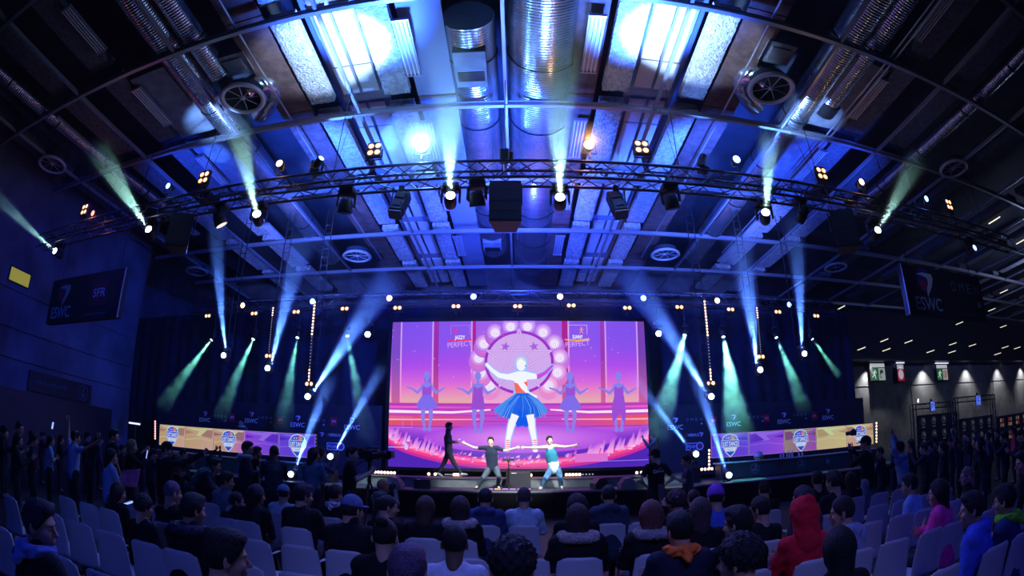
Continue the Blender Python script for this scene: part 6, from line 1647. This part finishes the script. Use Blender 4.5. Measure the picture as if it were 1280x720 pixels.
def floor_box(px, Y, w, d, h, label, name='floor_speaker', base=SZ, mm=None):
    q = at(px, 600, Y); t = thing(name, label, 'speaker', (q.x, Y, base))
    MB().box((0, 0, h / 2), (w, d, h), bev=.015).build('cabinet', mm or black_pl, t)
    MB().box((0, -d / 2 - .006, h / 2), (w * .88, .012, h * .86)).build('grille', mat('speaker_grille', (.02, .022, .03), .6, .3), t)
    MB().box((-w * .18, -d / 2 - .014, h * .93), (w * .2, .004, .018)).build('white_tag', mat('white_plastic', (.8, .8, .8), .5), t)
floor_box(648, 15.0, .72, .22, .50, 'tall black floor speaker behind the motion sensor')
floor_box(528, 14.4, .50, .18, .28, 'grey square stage monitor left of the performers', mm=mat('monitor_grey', (.07, .08, .09), .5))
def wedge(px, Y, label, rz=0, w=.55, mm=None, sc=1.0):
    q = at(px, 606, Y); t = thing('stage_monitor', label, 'speaker', (q.x, Y, SZ + .004), rz)
    poly = [(-.22, 0), (.22, 0), (.22, .08), (.05, .30), (-.10, .30), (-.22, .16)]
    Mx = Matrix.Rotation(R(90), 4, 'X')
    MB().prism([(a * sc, b * sc) for a, b in poly], w, T_(0, w / 2, 0) @ Mx).build('cabinet', mm or mat('monitor_pale', (.28, .34, .33), .5), t)
    MB().prism([(.215 * sc, .10 * sc), (.065 * sc, .29 * sc), (.075 * sc, .30 * sc), (.228 * sc, .105 * sc)], w * .9, T_(0, w * .45, 0) @ Mx).build('grille', mat('speaker_grille', (.02, .022, .03), .6, .3), t)
wedge(494, 14.05, 'pale wedge monitor at the left of the stage edge')
wedge(783, 14.05, 'pale wedge monitor at the right of the stage edge', PI)
wedge(750, 14.3, 'dark wedge monitor beside the jeans performer', .2, .5, black_pl)
wedge(798, 14.2, 'small dark wedge monitor near the man with the cap', PI, .35, black_pl, .7)
t = thing('footlight_bar', 'low bar of purple light at the feet of the sensor stand', 'light bar', tuple(at(636, 608, 14.15) * Vector((1, 1, 0)) if False else (at(636, 608, 14.15).x, 14.15, SZ + .04)))
MB().box((0, .02, 0), (1.3, .05, .05)).build('housing', black, t)
for i in range(6):
    MB().box((-.52 + .21 * i, -.012, .0), (.17, .01, .025)).build('light_cell', emit_mat('purple_cell' if i != 1 else 'amber_cell', (.55, .25, .9) if i != 1 else (1, .6, .3), 1.6), t)
# side desks under the video walls
desk_m = mat('desk_panel', (.035, .07, .06), .6)
def desk(x0, x1, side):
    t = thing('commentary_desk', 'dark branded counter under the %s video wall' % side, 'desk', ((x0 + x1) / 2, 15.2, SZ)); w = x1 - x0
    MB().box((0, 0, .28), (w, .05, .50)).build('front_panel', desk_m, t); MB().box((0, .25, .54), (w + .1, .6, .04)).build('desk_top', mat('desk_top_pale', (.40, .5, .46), .4), t)
    for s in (-1, 0, 1): MB().box((s * (w / 2 - .05), .3, .26), (.06, .45, .52)).build('leg_panel', black_pl, t)
    cv = Canvas(lambda u, v, l: (u, -.028 - l, v), k=1)
    for q in (-.32, -.05, .3):
        cv.ring(w * q, .3, .15, .17, (120, 150, 150)); cv.text(w * q, .22, .08, 'ESWC', (170, 195, 195), .006, w=.2, center=True, ydown=False); mark_swoosh(cv, w * q, .36, .14, .8)
    mark_sfr(cv, w * -.18, .28, .3, .6); cv.circle(w * .12, .3, .10, (60, 120, 160)); cv.text(w * .12, .26, .09, 'hp', (200, 215, 225), .006, w=.09, center=True, ydown=False)
    cv.build('panel_print', ink, t); return t
desk(6.4, 13.4, 'right'); desk(-13.4, -6.9, 'left')
rb = random.Random(3)
for i, px in enumerate((976, 979.5, 984, 987, 990.5, 999, 1003)):
    p = at(px, 571, 15.3); h = rb.uniform(.16, .24)
    t = thing('bottle', 'clear bottle on the right counter, %s from the left' % ORD[i], 'bottle', (p.x, 15.3, SZ + .56))
    MB().lathe([(.03, 0), (.034, .02), (.034, h * .6), (.014, h * .8), (.014, h)], None, 12).build('glass', mat('bottle_plastic', (.6, .68, .75), .15), t); MB().lathe([(.016, h), (.016, h + .02)], None, 10).build('cap', mat('white_plastic', (.8, .8, .8), .5), t)
# pale bust-like head with coloured flowers on the right counter
p = at(951, 572, 15.2); t = thing('pale_helmet', 'pale round helmet with orange trim on the right counter', 'helmet', (p.x - .05, 15.25, SZ + .56))
MB().lathe([(.10, 0), (.15, .05), (.17, .13), (.13, .24), (.05, .29), (.001, .30)], None, 20, caps=False).build('shell', mat('pale_shell', (.6, .62, .7), .4), t); MB().lathe([(.158, .05), (.175, .09), (.172, .12)], None, 20, caps=False).build('trim', mat('orange_trim', (.6, .15, .05), .5), t)

# ------------------------------------------------------------------ open hall on the right
def exit_sign(px, py, kind, label):
    p = at(px, py, YF - .35); t = thing('exit_sign', label, 'sign', tuple(p))
    W_, H_ = .95, 1.15
    n = 2 if kind != 'red' else 1
    MB().box((0, 0, 0), (W_ * n * .75 + .06, .08, H_), None).build('sign_box', black_pl, t)
    cv = Canvas(lambda u, v, l: (u, -.045 - l, v), k=1.0)
    if kind != 'red':
        cv.rect(-.72, -.55, -.02, .30, (25, 95, 60)); cv.rect(-.72, .3, .7, .55, (190, 200, 205)); cv.rect(.04, -.55, .7, .25, (150, 165, 160))
        cv.circle(-.28, .10, .05, (220, 235, 225)); cv.limb([(-.32, .05), (-.38, -.12), (-.30, -.28), (-.28, -.45)], [.10, .11, .07, .05], (220, 235, 225)); cv.limb([(-.40, -.14), (-.48, -.28), (-.60, -.34)], [.09, .06, .05], (220, 235, 225)); cv.limb([(-.30, .03), (-.20, -.08), (-.16, .02)], [.05, .045, .04], (220, 235, 225)); cv.limb([(-.36, .0), (-.50, -.02), (-.54, -.12)], [.05, .04, .04], (220, 235, 225))
        if kind == 'camera': cv.rect(.2, -.1, .5, .1, (30, 35, 40)); cv.rect(.18, -.4, .3, -.3, (30, 35, 40)); cv.rect(.3, .1, .42, .16, (30, 35, 40)); cv.rect(.18, -.24, .26, .0, (30, 35, 40))
        else: cv.ring(.37, -.15, .22, .28, (190, 40, 50)); cv.limb([(.37, .0), (.33, -.15), (.42, -.3)], [.08, .09, .07], (60, 50, 60)); cv.line([(.2, -.32), (.54, .02)], .05, (190, 40, 50))
    else:
        cv.rect(-.35, -.55, .35, .25, (150, 25, 50)); cv.rect(-.35, .25, .35, .55, (170, 180, 190)); cv.circle(0, -.12, .28, (190, 170, 195), .33); cv.rect(-.1, .33, .12, .4, (240, 240, 245))
    cv.build('sign_face', vcol_mat('lit_sign_face', .75), t)
    MB().box((0, -.1, H_ / 2 + .08), (W_ * n * .9, .1, .05)).build('sign_lamp', emit_mat('sign_lamp', srgb(225, 210, 255), 1.5), t)
    MB().box((0, .2, H_ / 2 + .14), (.06, .4, .06)).build('bracket', black_pl, t)
exit_sign(1097, 465, 'camera', 'lit green running-man sign beside a camera sign on the far wall')
exit_sign(1125.5, 466, 'red', 'red sign with pale disc on the far wall')
exit_sign(1177.5, 465.5, 'no', 'lit green running-man sign beside a prohibition sign on the far wall')
def booth_truss(px0, px1, Y, ztop, label):
    a, b = at(px0, 540, Y), at(px1, 540, Y); t = thing('booth_truss_arch', label, 'frame', (a.x, Y, 0)); L = b.x - a.x
    for x in (0, L):
        m = MB()
        for q in (-1, 1):
            for r in (-1, 1): m.tube([(x + q * .13, r * .13, 0), (x + q * .13, r * .13, ztop)], .025, 6)
        for k in range(int(ztop / .35)): m.tube([(x - .13, -.13, k * .35), (x + .13, -.13, k * .35 + .35)], .012, 5)
        m.build('upright', black, t)
    m = MB()
    for q in (-1, 1):
        for r in (-1, 1): m.tube([(0, q * .13, ztop - .13 + r * .13), (L, q * .13, ztop - .13 + r * .13)], .025, 6)
    for k in range(int(L / .35)): m.tube([(k * .35, -.13, ztop - .26), (k * .35 + .35, -.13, ztop)], .012, 5)
    m.build('header', black, t)
booth_truss(1143, 1190, 20.0, 3.2, 'black truss frame of the nearer booth in the open hall')
booth_truss(1196, 1243, 19.0, 3.3, 'black truss frame of the farther booth in the open hall')
def tv(px, py, Y, w, h, rz, label):
    p = at(px, py, Y); t = thing('hanging_monitor', label, 'monitor', tuple(p), rz)
    MB().box((0, 0, 0), (w, .06, h), bev=.01).build('casing', black_pl, t)
    cv = Canvas(lambda u, v, l: (u, -.034 - l * .5, v), k=1.0); r_ = random.Random(int(px))
    cv.rect(-w * .47, -h * .46, w * .47, h * .46, (70, 95, 215))
    for i in range(26):
        x, z = r_.uniform(-.4, .36) * w, r_.uniform(-.4, .34) * h; cv.rect(x, z, x + r_.uniform(.04, .14) * w, z + r_.uniform(.04, .14) * h, r_.choice([(180, 200, 250), (35, 45, 140), (110, 140, 240), (20, 25, 70)]))
    cv.build('picture', vcol_mat('screen_picture', 1.0), t); MB().box((0, .06, h * .3), (.06, .1, .5)).build('mount', black, t)
tv(1165.5, 508, 19.7, .62, .55, .25, 'blue-lit monitor tilted on the nearer booth frame'); tv(1222.5, 500.5, 18.7, .55, .60, -.05, 'blue-lit monitor on the farther booth frame')
p = at(1147, 501, 20); t = thing('booth_floodlight', 'small white floodlight glowing on the nearer booth frame', 'lamp', tuple(p)); MB().box((0, 0, 0), (.16, .08, .24), Matrix.Rotation(.4, 4, 'Y'), bev=.01).build('housing', black_pl, t); MB().box((0, -.045, 0), (.13, .01, .20), Matrix.Rotation(.4, 4, 'Y')).build('lens', emit_mat('white_flood', srgb(225, 235, 235), 2.0), t)
def booth_wall(px0, px1, pyt, Y, label, warm=False):
    a, b = at(px0, pyt, Y), at(px1, pyt, Y); t = thing('booth_wall', label, 'booth wall', ((a.x + b.x) / 2, Y, 0)); w = b.x - a.x; h = (a.z + b.z) / 2
    MB().box((0, 0, h / 2), (w, .1, h)).build('panel', mat('booth_print', (.01, .012, .03), .6), t)
    cv = Canvas(lambda u, v, l: (u, -.055 - l, v), k=1.0); n = max(3, int(w / 1.0))
    for r_ in range(2):
        for i in range(n):
            x = -w / 2 + w * (i + .5) / n; z = h - .35 - r_ * .75
            if warm:
                for q in range(4): cv.rect(x - .25 + (q % 2) * .28, z - (q // 2) * .28, x - .05 + (q % 2) * .28, z + .2 - (q // 2) * .28, [(200, 180, 160), (190, 60, 50), (150, 140, 150), (210, 150, 110)][(q + i) % 4])
            else:
                cv.ring(x, z, .17, .2, (120, 130, 160)); mark_swoosh(cv, x, z + .02, .2, .8); cv.rect(x - .16, z - .34, x + .16, z - .29, (110, 120, 150))
    cv.build('panel_print', vcol_mat('glowing_print', .22), t)  # marks and squares have a faint glow of their own
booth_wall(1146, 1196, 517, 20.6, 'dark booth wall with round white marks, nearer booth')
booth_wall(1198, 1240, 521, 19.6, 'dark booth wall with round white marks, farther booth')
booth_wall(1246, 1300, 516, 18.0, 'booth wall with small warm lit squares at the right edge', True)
